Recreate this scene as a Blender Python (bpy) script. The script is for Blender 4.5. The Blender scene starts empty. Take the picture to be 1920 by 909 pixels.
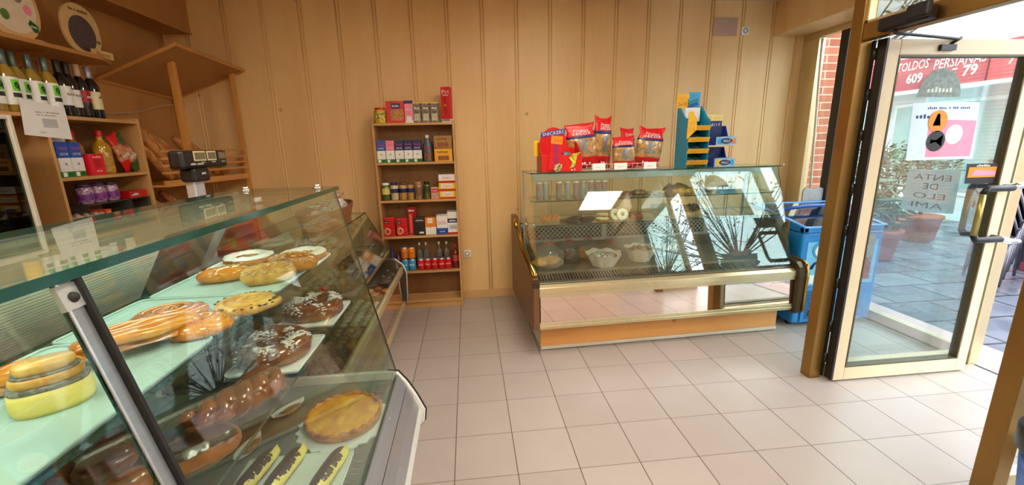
import bpy, math, random
from mathutils import Vector, Matrix, noise as mnoise
COL = bpy.context.scene.collection
PI = math.pi
rnd = random.Random(7)
def s2l(c): return c/12.92 if c <= .04045 else ((c+.055)/1.055)**2.4
def rgb(h):
    h = h.lstrip('#'); return tuple(s2l(int(h[i:i+2], 16)/255) for i in (0, 2, 4)) + (1,)
# ------------------------------------------------------------------ materials
MATS = {}
def mat(name, h, rough=.5, metal=0, var=.12, scale=30, bump=0, coat=0, h2=None, stretch=None, emit=0, spec=.5, trans=0, detail=3):
    if name in MATS: return MATS[name]
    m = bpy.data.materials.new(name); MATS[name] = m; m.use_nodes = True
    nt = m.node_tree; b = nt.nodes['Principled BSDF']
    c1 = rgb(h); c2 = rgb(h2) if h2 else tuple(max(0, x*(1-var)) for x in c1[:3]) + (1,)
    tc = nt.nodes.new('ShaderNodeTexCoord'); mp = nt.nodes.new('ShaderNodeMapping')
    if stretch: mp.inputs['Scale'].default_value = stretch
    nz = nt.nodes.new('ShaderNodeTexNoise'); nz.inputs['Scale'].default_value = scale; nz.inputs['Detail'].default_value = detail
    nt.links.new(tc.outputs['Object'], mp.inputs['Vector']); nt.links.new(mp.outputs[0], nz.inputs['Vector'])
    rp = nt.nodes.new('ShaderNodeValToRGB'); rp.color_ramp.elements[0].position = .35; rp.color_ramp.elements[1].position = .65
    rp.color_ramp.elements[0].color = c2; rp.color_ramp.elements[1].color = c1
    nt.links.new(nz.outputs['Fac'], rp.inputs['Fac']); nt.links.new(rp.outputs[0], b.inputs['Base Color'])
    b.inputs['Roughness'].default_value = rough; b.inputs['Metallic'].default_value = metal
    b.inputs['Specular IOR Level'].default_value = spec
    if coat: b.inputs['Coat Weight'].default_value = coat; b.inputs['Coat Roughness'].default_value = .08
    if trans: b.inputs['Transmission Weight'].default_value = trans
    if bump:
        bp = nt.nodes.new('ShaderNodeBump'); bp.inputs['Strength'].default_value = bump; bp.inputs['Distance'].default_value = .003
        nt.links.new(nz.outputs['Fac'], bp.inputs['Height']); nt.links.new(bp.outputs[0], b.inputs['Normal'])
    if emit:
        b.inputs['Emission Color'].default_value = c1; b.inputs['Emission Strength'].default_value = emit
    return m
def wood(name, h, h2, axis='z', rough=.45, scale=3.0, fine=.25):
    """long grain along one axis, plus a fine streak layer and a few knots"""
    if name in MATS: return MATS[name]
    m = bpy.data.materials.new(name); MATS[name] = m; m.use_nodes = True
    nt = m.node_tree; b = nt.nodes['Principled BSDF']; L = nt.links.new
    tc = nt.nodes.new('ShaderNodeTexCoord'); mp = nt.nodes.new('ShaderNodeMapping')
    sc = {'x': (.12, 1, 1), 'y': (1, .12, 1), 'z': (1, 1, .12)}[axis]; mp.inputs['Scale'].default_value = sc
    L(tc.outputs['Object'], mp.inputs['Vector'])
    n1 = nt.nodes.new('ShaderNodeTexNoise'); n1.inputs['Scale'].default_value = scale; n1.inputs['Detail'].default_value = 4
    n2 = nt.nodes.new('ShaderNodeTexNoise'); n2.inputs['Scale'].default_value = scale*14; n2.inputs['Detail'].default_value = 2
    L(mp.outputs[0], n1.inputs['Vector']); L(mp.outputs[0], n2.inputs['Vector'])
    ad = nt.nodes.new('ShaderNodeMath'); ad.operation = 'MULTIPLY_ADD'; ad.inputs[1].default_value = fine
    L(n2.outputs['Fac'], ad.inputs[0]); L(n1.outputs['Fac'], ad.inputs[2])
    rp = nt.nodes.new('ShaderNodeValToRGB'); e = rp.color_ramp.elements
    e[0].position = .42; e[1].position = .78; e[0].color = rgb(h2); e[1].color = rgb(h)
    L(ad.outputs[0], rp.inputs['Fac'])
    vo = nt.nodes.new('ShaderNodeTexVoronoi'); vo.inputs['Scale'].default_value = 2.3; vo.inputs['Randomness'].default_value = 1
    L(tc.outputs['Object'], vo.inputs['Vector'])
    kr = nt.nodes.new('ShaderNodeValToRGB'); kr.color_ramp.elements[0].position = .025; kr.color_ramp.elements[1].position = .06
    kr.color_ramp.elements[0].color = (.62, .55, .5, 1); kr.color_ramp.elements[1].color = (1, 1, 1, 1)
    L(vo.outputs['Distance'], kr.inputs['Fac'])
    mx = nt.nodes.new('ShaderNodeMix'); mx.data_type = 'RGBA'; mx.blend_type = 'MULTIPLY'; mx.inputs['Factor'].default_value = 1
    L(rp.outputs[0], mx.inputs['A']); L(kr.outputs[0], mx.inputs['B']); L(mx.outputs['Result'], b.inputs['Base Color'])
    b.inputs['Roughness'].default_value = rough
    return m
def glass(name, tint='#FFFFFF', ior=1.5, rough=0.0, dirt=0.0):
    if name in MATS: return MATS[name]
    m = bpy.data.materials.new(name); MATS[name] = m; m.use_nodes = True
    nt = m.node_tree; nt.nodes.remove(nt.nodes['Principled BSDF']); out = nt.nodes['Material Output']; L = nt.links.new
    tr = nt.nodes.new('ShaderNodeBsdfTransparent'); tr.inputs[0].default_value = rgb(tint)
    gl = nt.nodes.new('ShaderNodeBsdfGlossy'); gl.inputs['Roughness'].default_value = rough; gl.inputs[0].default_value = (1, 1, 1, 1)
    fr = nt.nodes.new('ShaderNodeFresnel'); fr.inputs['IOR'].default_value = ior
    # a pane's back faces must use the same (outside) index, or they would mirror totally
    ge = nt.nodes.new('ShaderNodeNewGeometry'); mxi = nt.nodes.new('ShaderNodeMix'); mxi.data_type = 'FLOAT'
    mxi.inputs['A'].default_value = ior; mxi.inputs['B'].default_value = 1/ior
    L(ge.outputs['Backfacing'], mxi.inputs['Factor']); L(mxi.outputs['Result'], fr.inputs['IOR'])
    ms = nt.nodes.new('ShaderNodeMixShader'); L(fr.outputs[0], ms.inputs[0]); L(tr.outputs[0], ms.inputs[1]); L(gl.outputs[0], ms.inputs[2])
    last = ms
    if dirt:
        df = nt.nodes.new('ShaderNodeBsdfDiffuse'); df.inputs[0].default_value = (.8, .85, .85, 1)
        nz = nt.nodes.new('ShaderNodeTexNoise'); nz.inputs['Scale'].default_value = 6; nz.inputs['Detail'].default_value = 5
        ml = nt.nodes.new('ShaderNodeMath'); ml.operation = 'MULTIPLY'; ml.inputs[1].default_value = dirt
        L(nz.outputs['Fac'], ml.inputs[0]); m2 = nt.nodes.new('ShaderNodeMixShader')
        L(ml.outputs[0], m2.inputs[0]); L(ms.outputs[0], m2.inputs[1]); L(df.outputs[0], m2.inputs[2]); last = m2
    L(last.outputs[0], out.inputs[0]); return m
# ------------------------------------------------------------------ mesh builder
BASE = {}
class MB:
    def __init__(s): s.v = []; s.f = []; s.m = []; s.s = []
    def add(s, vs, fs, mi=0, sm=False, M=None):
        o = len(s.v); s.v += [tuple(M @ Vector(p)) if M else tuple(p) for p in vs]
        for i, f in enumerate(fs):
            s.f.append([o+k for k in f]); s.m.append(mi[i] if isinstance(mi, (list, tuple)) else mi); s.s.append(sm)
        return s
    def box(s, x0, x1, y0, y1, z0, z1, mi=0, M=None):
        v = [(x, y, z) for z in (z0, z1) for y in (y0, y1) for x in (x0, x1)]
        return s.add(v, [(0, 2, 3, 1), (4, 5, 7, 6), (0, 1, 5, 4), (2, 6, 7, 3), (0, 4, 6, 2), (1, 3, 7, 5)], mi, False, M)
    def quad(s, a, b, c, d, mi=0): return s.add([a, b, c, d], [(0, 1, 2, 3)], mi)
    def slab(s, a, b, c, d, t, mi=0, edge=None):
        """thick pane on a quad: faces mi, rim edge"""
        a, b, c, d = map(Vector, (a, b, c, d)); n = (b-a).cross(d-a).normalized()*t
        v = [a, b, c, d, a+n, b+n, c+n, d+n]; e = mi if edge is None else edge
        return s.add(v, [(3, 2, 1, 0), (4, 5, 6, 7), (0, 1, 5, 4), (1, 2, 6, 5), (2, 3, 7, 6), (3, 0, 4, 7)], [mi, mi, e, e, e, e])
    def prism(s, poly, ax, a0, a1, mi=0, sm=False):
        def P(p, a): return {'x': (a, p[0], p[1]), 'y': (p[0], a, p[1]), 'z': (p[0], p[1], a)}[ax]
        n = len(poly); v = [P(p, a0) for p in poly] + [P(p, a1) for p in poly]
        ar = sum(poly[i][0]*poly[(i+1) % n][1]-poly[(i+1) % n][0]*poly[i][1] for i in range(n))
        fl = (ar > 0) ^ (ax == 'y')
        f = [list(range(n))[::-1], list(range(n, 2*n))] + [[i, (i+1) % n, n+(i+1) % n, n+i] for i in range(n)]
        if not fl: f = [q[::-1] for q in f]
        return s.add(v, f, mi, sm)
    def lathe(s, prof, n=20, c=(0, 0, 0), mi=0, sm=True, M=None):
        """prof [(r,z)], bottom to top; mi may be one index per band"""
        v = []; f = []; ml = []
        for r, z in prof:
            for k in range(n):
                a = 2*PI*k/n; v.append((c[0]+r*math.cos(a), c[1]+r*math.sin(a), c[2]+z))
        for j in range(len(prof)-1):
            for k in range(n):
                f.append((j*n+k, j*n+(k+1) % n, (j+1)*n+(k+1) % n, (j+1)*n+k)); ml.append(mi[j] if isinstance(mi, list) else mi)
        f.append(tuple(range(n))[::-1]); ml.append(mi[0] if isinstance(mi, list) else mi)
        q = (len(prof)-1)*n; f.append(tuple(range(q, q+n))); ml.append(mi[-1] if isinstance(mi, list) else mi)
        return s.add(v, f, ml, sm, M)
    def cyl(s, p0, p1, r0, r1=None, n=12, mi=0, sm=True):
        r1 = r0 if r1 is None else r1; return s.tube([p0, p1], [r0, r1], n, mi, sm)
    def tube(s, path, r, n=8, mi=0, sm=True, closed=False, flat=1.0):
        P = [Vector(p) for p in path]; m = len(P); rr = r if isinstance(r, (list, tuple)) else [r]*m
        v = []; f = []; u = None
        for i, p in enumerate(P):
            if closed: t = (P[(i+1) % m]-P[i-1])
            else: t = P[min(i+1, m-1)]-P[max(i-1, 0)]
            t = t.normalized() if t.length > 1e-9 else Vector((0, 0, 1))
            if u is None:
                ref = Vector((0, 0, 1)) if abs(t.z) < .9 else Vector((1, 0, 0)); u = ref.cross(t).normalized()
            else:
                u = (u-t*u.dot(t)); u = u.normalized() if u.length > 1e-6 else Vector((1, 0, 0))
            w = t.cross(u)
            for k in range(n):
                a = 2*PI*k/n; v.append(p+(u*math.cos(a)+w*math.sin(a)*flat)*rr[i])
        for i in range(m if closed else m-1):
            j = (i+1) % m
            for k in range(n): f.append((i*n+k, i*n+(k+1) % n, j*n+(k+1) % n, j*n+k))
        if not closed: f.append(tuple(range(n))[::-1]); f.append(tuple(range((m-1)*n, m*n)))
        return s.add(v, f, mi, sm)
    def surf(s, fn, nu, nv, cu=False, cv=False, mi=0, sm=True, M=None):
        """fn(u,v) over [0,1]^2"""
        v = [fn(i/(nu if cu else nu-1), j/(nv if cv else nv-1)) for i in range(nu) for j in range(nv)]; f = []
        for i in range(nu if cu else nu-1):
            for j in range(nv if cv else nv-1):
                a, b = (i+1) % nu, (j+1) % nv
                f.append((i*nv+j, a*nv+j, a*nv+b, i*nv+b))
        return s.add(v, f, mi, sm, M)
    def sph(s, c, r, n=16, m=10, mi=0, amp=0, fr=6, seed=0, flatb=None, M=None):
        r = (r, r, r) if not isinstance(r, (tuple, list)) else r; v = []; f = []
        for j in range(m+1):
            th = PI*j/m
            for k in range(n):
                a = 2*PI*k/n; d = Vector((math.sin(th)*math.cos(a), math.sin(th)*math.sin(a), -math.cos(th)))
                q = 1+(amp*mnoise.noise(d*fr*.5+Vector((seed, seed*.7, 0))) if amp else 0)
                z = d.z*r[2]*q
                if flatb is not None: z = max(z, flatb)
                v.append((c[0]+d.x*r[0]*q, c[1]+d.y*r[1]*q, c[2]+z))
        for j in range(m):
            for k in range(n): f.append((j*n+k, j*n+(k+1) % n, (j+1)*n+(k+1) % n, (j+1)*n+k))
        return s.add(v, f, mi, True, M)
    def build(s, name, mats, parent=None, bevel=0, world=True):
        me = bpy.data.meshes.new(name); off = BASE.get(parent.name, Vector()) if parent else Vector()
        me.from_pydata([tuple(Vector(p)-off) for p in s.v], [], s.f)
        for m in (mats if isinstance(mats, (list, tuple)) else [mats]): me.materials.append(m)
        me.polygons.foreach_set('material_index', s.m); me.polygons.foreach_set('use_smooth', s.s); me.update()
        o = bpy.data.objects.new(name, me); COL.objects.link(o)
        if parent: o.parent = parent; BASE[o.name] = off
        if bevel:
            bv = o.modifiers.new('bevel', 'BEVEL'); bv.width = bevel; bv.segments = 2; bv.limit_method = 'ANGLE'; bv.angle_limit = .7
        return o
def thing(name, label, cat, base=(0, 0, 0), group=None):
    """Empty at the thing's base; its parts are written in world coordinates, BASE moves them under it"""
    o = bpy.data.objects.new(name, None); COL.objects.link(o); o.empty_display_size = .05
    o.location = base; BASE[o.name] = Vector(base); o['label'] = label; o['category'] = cat
    if group: o['group'] = group
    return o
def tag(o, label, cat, group=None):
    o['label'] = label; o['category'] = cat
    if group: o['group'] = group
    return o
def struct(o): o['kind'] = 'structure'; return o
def place(o, x, y, z, rz=0, rx=0, ry=0):
    o.location = (x, y, z); o.rotation_euler = (rx, ry, rz); return o
def dup(root, label=None, group=None):
    r = root.copy(); COL.objects.link(r)
    if label: r['label'] = label
    if group: r['group'] = group
    def kids(a, b):
        for ch in list(a.children):
            c = ch.copy(); COL.objects.link(c); c.parent = b; kids(ch, c)
    kids(root, r)
    return r
READ = {'SOS', 'HALLS', 'SNICKERS', 'Nestlé', 'TOLDOS', 'PERSIANAS', '609', '79', '-', 'T', '7', 'OFERTA', 'OFERTA 2x1€', '2x1€', '2 x 1', 'Fanta', 'Coca-Cola', 'Frutos', 'secos', 'Moment', 'LECHE', 'Pascual',
        'GAFELL', 'Calvo', 'ENTA', 'DE', 'ELO', 'AMI', 'V', 'HI', 'HELADOS', 'Pri', 'KIT'}
def text(parent, s, w, h, M, m, name='lettering', ex=.0004, align='C', shear=0, bold=0):
    if s not in READ:      # print too small or blurred to read in the photo: the same run of strokes, no words
        b = MB(); rn = random.Random(s); n = len(s); px = w/n
        for i, ch in enumerate(s):
            if ch == ' ': continue
            x = -w/2+px*(i+.15); k = rn.uniform(.55, 1); b.box(x, x+px*.62, -h/2, -h/2+h*k, ex*.5, ex, 0, M)
        return b.build('print_strokes', m, parent)
    """flat raised lettering fitted in w x h, lying in M's xy plane, centred"""
    cu = bpy.data.curves.new(name, 'FONT'); cu.body = s; cu.align_x = 'CENTER'; cu.resolution_u = 2; cu.shear = shear; cu.offset = bold
    t = bpy.data.objects.new(name, cu); COL.objects.link(t)
    me = bpy.data.meshes.new_from_object(t); bpy.data.objects.remove(t)
    xs = [v.co.x for v in me.vertices]; ys = [v.co.y for v in me.vertices]
    if not xs: return None
    cx, cy = (min(xs)+max(xs))/2, (min(ys)+max(ys))/2; kx = w/max(1e-6, max(xs)-min(xs)); ky = h/max(1e-6, max(ys)-min(ys))
    off = BASE.get(parent.name, Vector()) if parent else Vector()
    for v in me.vertices: v.co = (M @ Vector(((v.co.x-cx)*kx, (v.co.y-cy)*ky, ex)))-off
    me.materials.clear(); me.materials.append(m); me.name = name
    o = bpy.data.objects.new(name, me); COL.objects.link(o)
    if parent: o.parent = parent; BASE[o.name] = off
    return o
def TM(o, x, y):
    """matrix of a plane at o with text x-axis x and up-axis y"""
    x = Vector(x).normalized(); y = Vector(y); y = (y-x*y.dot(x)).normalized(); z = x.cross(y)
    M = Matrix((x, y, z)).transposed().to_4x4(); M.translation = Vector(o); return M
def front(y, x, z): return TM((x, y, z), (1, 0, 0), (0, 0, 1))     # faces -y
def right(x, y, z): return TM((x, y, z), (0, 1, 0), (0, 0, 1))     # faces +x
def rrect(cx, cz, w, h, r, n=4):
    p = []
    for (sx, sz, a0) in ((1, -1, -PI/2), (1, 1, 0), (-1, 1, PI/2), (-1, -1, PI)):
        for k in range(n+1):
            a = a0+PI/2*k/n; p.append((cx+sx*(w/2-r)+r*math.cos(a), cz+sz*(h/2-r)+r*math.sin(a)))
    return p
def ell(cx, cz, a, b, n=28): return [(cx+a*math.cos(2*PI*k/n), cz+b*math.sin(2*PI*k/n)) for k in range(n)]
SKY_S = 8.0; EXPO = 0.0
# ------------------------------------------------------------------ common materials
WALLW = wood('panel_wood', '#EDCB94', '#DFB67C', 'z', .42, 2.2, .18)
WALLY = wood('panel_wood_lengthwise', '#C08A50', '#AC7640', 'y', .42, 2.2, .18)
SHELFW = wood('shelf_wood', '#CFA168', '#BC8C55', 'x', .5, 3, .3)
SHELFV = wood('shelf_wood_upright', '#CB9C62', '#B98952', 'z', .5, 3, .3)
SHELFY = wood('shelf_wood_deep', '#C4925C', '#AE7E4C', 'y', .5, 3, .3)
BACKW = wood('back_board_wood', '#94683C', '#7E5630', 'z', .5, 3, .3)
PINE = wood('pine_post', '#D2974A', '#BE8038', 'z', .5, 3, .3)
PINEY = wood('pine_rail', '#D89A56', '#C08242', 'y', .5, 3, .3)
GOLD = mat('bronze_anodised', '#97733A', .32, .75, .08, 4, stretch=(1, 1, .1))
GOLDL = mat('pale_gold_anodised', '#D9C9A0', .3, .6, .06, 4)
CREAM = mat('cream_lacquer', '#DCCDA8', .35, 0, .04, 6)
BLACKP = mat('black_plastic', '#16171A', .4, 0, .2)
DKGREY = mat('dark_grey_metal', '#3A3B3E', .35, .5, .15)
STEEL = mat('brushed_steel', '#B9BDBE', .28, .9, .1, 8, stretch=(1, .1, 1))
STEELD = mat('dull_steel_deck', '#8C9492', .3, .8, .12, 6)
CHROME = mat('chrome', '#E4E6E8', .08, 1, .02)
BRASS = mat('polished_brass', '#C9A552', .14, 1, .08, 10)
BROWNM = mat('bronze_brown_laminate', '#7A5836', .4, .15, .1, 6)
WHITE = mat('white_plastic', '#EDEDEA', .4, 0, .04)
PAPER = mat('white_paper', '#F1F2F0', .7, 0, .03, 12)
MINT = mat('baking_paper', '#A9C4BD', .65, 0, .05, 9)
INK = mat('black_ink', '#1B1B1D', .6)
RED = mat('red_print', '#D2151C', .35, 0, .08, 14)
DRED = mat('deep_red_print', '#A81018', .35, 0, .1, 14)
YEL = mat('yellow_print', '#F2C81F', .4, 0, .08, 14)
ORANGE = mat('orange_print', '#EE8A1E', .4, 0, .1, 14)
BLUE = mat('blue_print', '#1E57B8', .4, 0, .1, 14)
NAVY = mat('navy_print', '#1B2466', .4, 0, .1, 14)
SKY = mat('sky_blue_print', '#3EA4E0', .4, 0, .08, 14)
GREEN = mat('green_print', '#2E8B3E', .45, 0, .12, 14)
LIME = mat('lime_print', '#6FDB3C', .45, 0, .06, 14)
PINK = mat('pink_print', '#EF8DA4', .4, 0, .08, 14)
BROWN = mat('brown_print', '#6B4222', .4, 0, .15, 14)
GREY = mat('grey_card', '#8C8A86', .6, 0, .1)
GLASS = glass('shop_glass', '#F6FBF8', 1.5)
GLASSC = glass('case_glass', '#F2FAF6', 1.8, 0, .01)
GLASSD = glass('door_glass', '#F0F7F7', 1.5, 0, .03)
GEDGE = mat('green_glass_edge', '#0A4436', .12, 0, .2, 20, spec=.7)
SHELFG = glass('shelf_glass', '#EDF5F1', 1.45)
PLASTIC = glass('cellophane', '#F4F4F4', 1.5, .12, .12)
# ------------------------------------------------------------------ the setting
def floor_material():
    m = bpy.data.materials.new('floor_tiles'); m.use_nodes = True; nt = m.node_tree; b = nt.nodes['Principled BSDF']; L = nt.links.new
    tc = nt.nodes.new('ShaderNodeTexCoord'); sp = nt.nodes.new('ShaderNodeSeparateXYZ'); L(tc.outputs['Object'], sp.inputs[0])
    def M(op, a, bb=None, c=None):
        n = nt.nodes.new('ShaderNodeMath'); n.operation = op
        for i, q in enumerate((a, bb, c)):
            if q is None: continue
            if isinstance(q, (int, float)): n.inputs[i].default_value = q
            else: L(q, n.inputs[i])
        return n.outputs[0]
    gx = M('MULTIPLY_ADD', sp.outputs['X'], 1/.3, 20.42437); gy = M('MULTIPLY_ADD', sp.outputs['Y'], 1/.3, 20-8.56678)
    dx = M('PINGPONG', gx, .5); dy = M('PINGPONG', gy, .5)
    ex = M('LESS_THAN', dx, .0075); ey = M('LESS_THAN', dy, .0062)
    cb = nt.nodes.new('ShaderNodeCombineXYZ'); L(M('FLOOR', gx), cb.inputs[0]); L(M('FLOOR', gy), cb.inputs[1])
    wn = nt.nodes.new('ShaderNodeTexWhiteNoise'); wn.noise_dimensions = '2D'; L(cb.outputs[0], wn.inputs['Vector'])
    nz = nt.nodes.new('ShaderNodeTexNoise'); nz.inputs['Scale'].default_value = 5; nz.inputs['Detail'].default_value = 5; L(tc.outputs['Object'], nz.inputs['Vector'])
    fac = M('MULTIPLY_ADD', wn.outputs['Value'], .45, M('MULTIPLY', nz.outputs['Fac'], .55))
    rp = nt.nodes.new('ShaderNodeValToRGB'); rp.color_ramp.elements[0].color = rgb('#A89E97'); rp.color_ramp.elements[1].color = rgb('#B8AFA9'); L(fac, rp.inputs[0])
    m1 = nt.nodes.new('ShaderNodeMix'); m1.data_type = 'RGBA'; L(ey, m1.inputs['Factor']); L(rp.outputs[0], m1.inputs['A']); m1.inputs['B'].default_value = rgb('#7C685E')
    m2 = nt.nodes.new('ShaderNodeMix'); m2.data_type = 'RGBA'; L(ex, m2.inputs['Factor']); L(m1.outputs['Result'], m2.inputs['A']); m2.inputs['B'].default_value = rgb('#5C4A40')
    L(m2.outputs['Result'], b.inputs['Base Color']); b.inputs['Roughness'].default_value = .33; b.inputs['Specular IOR Level'].default_value = .4
    bp = nt.nodes.new('ShaderNodeBump'); bp.invert = True; bp.inputs['Strength'].default_value = .5; bp.inputs['Distance'].default_value = .002
    L(M('MAXIMUM', ex, ey), bp.inputs['Height']); L(bp.outputs[0], b.inputs['Normal'])
    return m
struct(MB().box(-2.62, 2.66, -2.72, 1.3, -.1, 0).box(-2.62, 3.37, 1.3, 4.2, -.1, 0).build('floor', floor_material()))
CEILM = mat('ceiling_paint', '#D8CDBB', .8, 0, .04, 3)
struct(MB().box(-2.62, 3.45, -2.72, 4.2, 2.8, 2.9).build('ceiling', CEILM))
w = MB().box(-2.62, 3.42, 4.09, 4.2, 0, 2.8)
for k in range(-1, 17):
    x = -1.99+.3105*k
    for dx in (-.014, .012): w.cyl((x+dx, 4.089, .085), (x+dx, 4.089, 2.8), .0055, n=8)
struct(w.build('wall_back', WALLW))
struct(MB().box(-2.5, 3.36, 4.068, 4.09, 0, .082).build('baseboard_back', wood('skirting_wood', '#D6AC78', '#C0925E', 'x', .45, 3, .25), bevel=.004))
w = MB().box(-2.62, -2.5, -2.72, 4.09, 0, 2.8)
for y in (-2.2, -1.1, 0, 1.1, 1.9, 2.9, 4.055):
    for dy in (-.014, .012): w.cyl((-2.499, y+dy, 0), (-2.499, y+dy, 2.8), .006, n=8)
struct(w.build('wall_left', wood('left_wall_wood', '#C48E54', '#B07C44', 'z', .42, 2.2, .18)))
struct(MB().box(-2.5, 2.7, -2.72, -2.6, 0, 2.8).build('wall_front', WALLW))
struct(MB().box(2.6, 2.7, -2.6, .42, 0, 2.8).build('wall_right', WALLW))
struct(MB().box(-2.5, -2.27, -2.6, 4.09, 2.49, 2.8).box(-2.275, -2.262, -2.6, 4.09, 2.485, 2.503).build('trim_1', WALLY, bevel=.004))
t2 = MB().box(2.99, 3.42, 2.22, 4.09, 2.49, 2.8)
for k in range(6): t2.cyl((2.989, 2.4+.31*k, 2.49), (2.989, 2.4+.31*k, 2.8), .005, n=6)
struct(t2.build('trim_2', WALLW, bevel=.003))
struct(MB().cyl((3.23, 4.086, .0), (3.23, 4.086, 2.49), .009, n=8).build('trim_3', WALLW))
# header, recess ceiling
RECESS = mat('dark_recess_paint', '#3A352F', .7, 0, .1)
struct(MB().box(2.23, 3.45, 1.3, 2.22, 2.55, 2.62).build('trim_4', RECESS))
# window_1: the bay beside the freezer, its plane at x = 3.35
win1 = wf = struct(MB().box(3.32, 3.39, 2.24, 4.09, 0, .1).box(3.32, 3.39, 2.24, 4.09, 2.44, 2.49).box(3.31, 3.39, 2.235, 2.31, .1, 2.44).box(3.32, 3.39, 3.9, 4.09, .1, 2.44).build('window_1', GOLDL, bevel=.003))
MB().box(3.33, 3.38, 3.59, 3.675, .1, 2.44).build('mullion', DKGREY, wf, .003)
MB().box(3.352, 3.358, 2.31, 3.59, .1, 2.44).box(3.352, 3.358, 3.675, 3.9, .1, 2.44).build('pane', GLASS, wf)
# window_2: fixed side pane behind the open door leaf
wf = struct(MB().box(2.25, 3.31, 2.25, 2.3, 0, .09).box(2.25, 3.31, 2.25, 2.3, 2.44, 2.49).build('window_2', GOLDL, bevel=.003))
MB().box(2.25, 3.31, 2.272, 2.278, .11, 2.44).build('pane', GLASS, wf)
# window_3: pane right of the entrance
wf = struct(MB().box(2.225, 2.6, 1.275, 1.325, 0, .11).box(2.225, 2.6, 1.275, 1.325, 2.44, 2.49).build('window_3', GOLDL, bevel=.003))
MB().box(2.225, 2.6, 1.297, 1.303, .11, 2.44).build('pane', GLASS, wf)
wf = struct(MB().box(2.6, 2.66, .42, 1.325, 0, .1).box(2.6, 2.66, .42, 1.325, 2.44, 2.49).box(2.6, 2.65, 1.275, 1.325, .1, 2.44).box(2.6, 2.66, .42, .47, .1, 2.44).build('window_4', GOLDL, bevel=.003))
MB().box(2.622, 2.628, .47, 1.275, .1, 2.44).build('pane', GLASS, wf)
struct(MB().box(2.56, 2.72, -2.6, 1.3, 2.49, 2.8).build('trim_5', WALLW, bevel=.003))
# ------------------------------------------------------------------ door_1: frame with transom, and the leaf standing open
fr = struct(MB().box(2.145, 2.22, 2.235, 2.31, 0, 2.8).box(2.145, 2.22, 1.27, 1.345, 0, 2.8).box(2.15, 2.215, 1.345, 2.235, 2.03, 2.115).build('door_1', GOLD, bevel=.004))
MB().box(2.16, 2.2, 2.225, 2.236, 2.115, 2.8).box(2.16, 2.2, 1.345, 1.355, 2.115, 2.8).box(2.16, 2.2, 1.345, 2.236, 2.115, 2.128).build('transom_bead', GOLDL, fr)
MB().box(2.178, 2.184, 1.355, 2.226, 2.128, 2.8).build('transom_pane', GLASS, fr)
h = MB().box(2.222, 2.236, 2.228, 2.27, .02, 2.03, 0)
for z in (.12, .33, .62, .95, 1.2, 1.5, 1.72, 1.93): h.cyl((2.229, 2.224, z), (2.229, 2.224, z+.06), .009, n=8, mi=1)
h.box(2.236, 2.249, 2.168, 2.222, .02, 2.03, 0); h.build('hinge_strip', [mat('brown_black_seal', '#1E1B16', .5), BLACKP], fr)
lf = MB()
X0, X1, YA, YB = 2.25, 3.2, 2.172, 2.218
lf.box(X0, X0+.075, YA, YB, .012, 2.025).box(X1-.075, X1, YA, YB, .012, 2.025).box(X0+.075, X1-.075, YA, YB, .012, .1).box(X0+.075, X1-.075, YA, YB, 1.945, 2.025)
leaf = lf.build('door_leaf', CREAM, fr, .004)
MB().box(X0+.075, X0+.083, YA-.003, YB, .1, 1.945).box(X1-.085, X1-.075, YA-.003, YB, .1, 1.945).box(X0+.083, X1-.085, YA-.002, YB, 1.936, 1.945).box(X0+.083, X1-.085, YA-.002, YB, .1, .108).build('glazing_bead', mat('olive_bead', '#5A4F33', .4, .3), leaf)
MB().box(X0+.08, X1-.08, 2.192, 2.198, .105, 1.94).build('pane', GLASSD, leaf)
# pull handles: one each side, black elbows on a gold bar
def pull(y0, y1, xb, name):
    hh = MB()
    for z in (.91, 1.215):
        hh.tube([(X1-.04, y0, z), (X1-.04, (y0+y1)/2, z), (X1-.06, y1, z), (xb+.02, y1, z), (xb, y1, z+(.03 if z < 1 else -.03))], [.016, .017, .019, .019, .017], 10, 0)
    hh.cyl((xb, y1, .94), (xb, y1, 1.185), .0155, n=12, mi=1)
    hh.build(name, [BLACKP, mat('olive_gold_bar', '#A8964F', .3, .6)], leaf)
pull(2.172, 2.115, X1-.245, 'pull_handle'); pull(2.218, 2.29, X1-.1, 'pull_handle')
MB().tube([(X1-.03, 2.17, 1.215), (X1+.04, 2.14, 1.225), (X1+.09, 2.13, 1.23)], [.017, .02, .014], 10).tube([(X1-.03, 2.17, .91), (X1+.05, 2.14, .885), (X1+.1, 2.13, .885)], [.017, .02, .014], 10).build('handle_end', CHROME, leaf)
MB().box(X1-.004, X1+.002, 2.185, 2.2, 1.0, 1.06).build('lock_plate', DKGREY, leaf)
cl = MB().box(2.09, 2.146, 1.85, 2.1, 2.035, 2.1).box(2.075, 2.1, 1.84, 1.95, 2.045, 2.115)
cl = cl.build('door_closer', BLACKP, fr, .014)
MB().tube([(2.12, 2.03, 2.032), (2.13, 2.03, 2.018), (2.62, 2.14, 2.018), (2.66, 2.155, 2.03), (2.6, 2.175, 1.985)], .008, 6).box(2.55, 2.64, 2.155, 2.174, 1.965, 1.995).build('closer_arm', BLACKP, cl)
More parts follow.
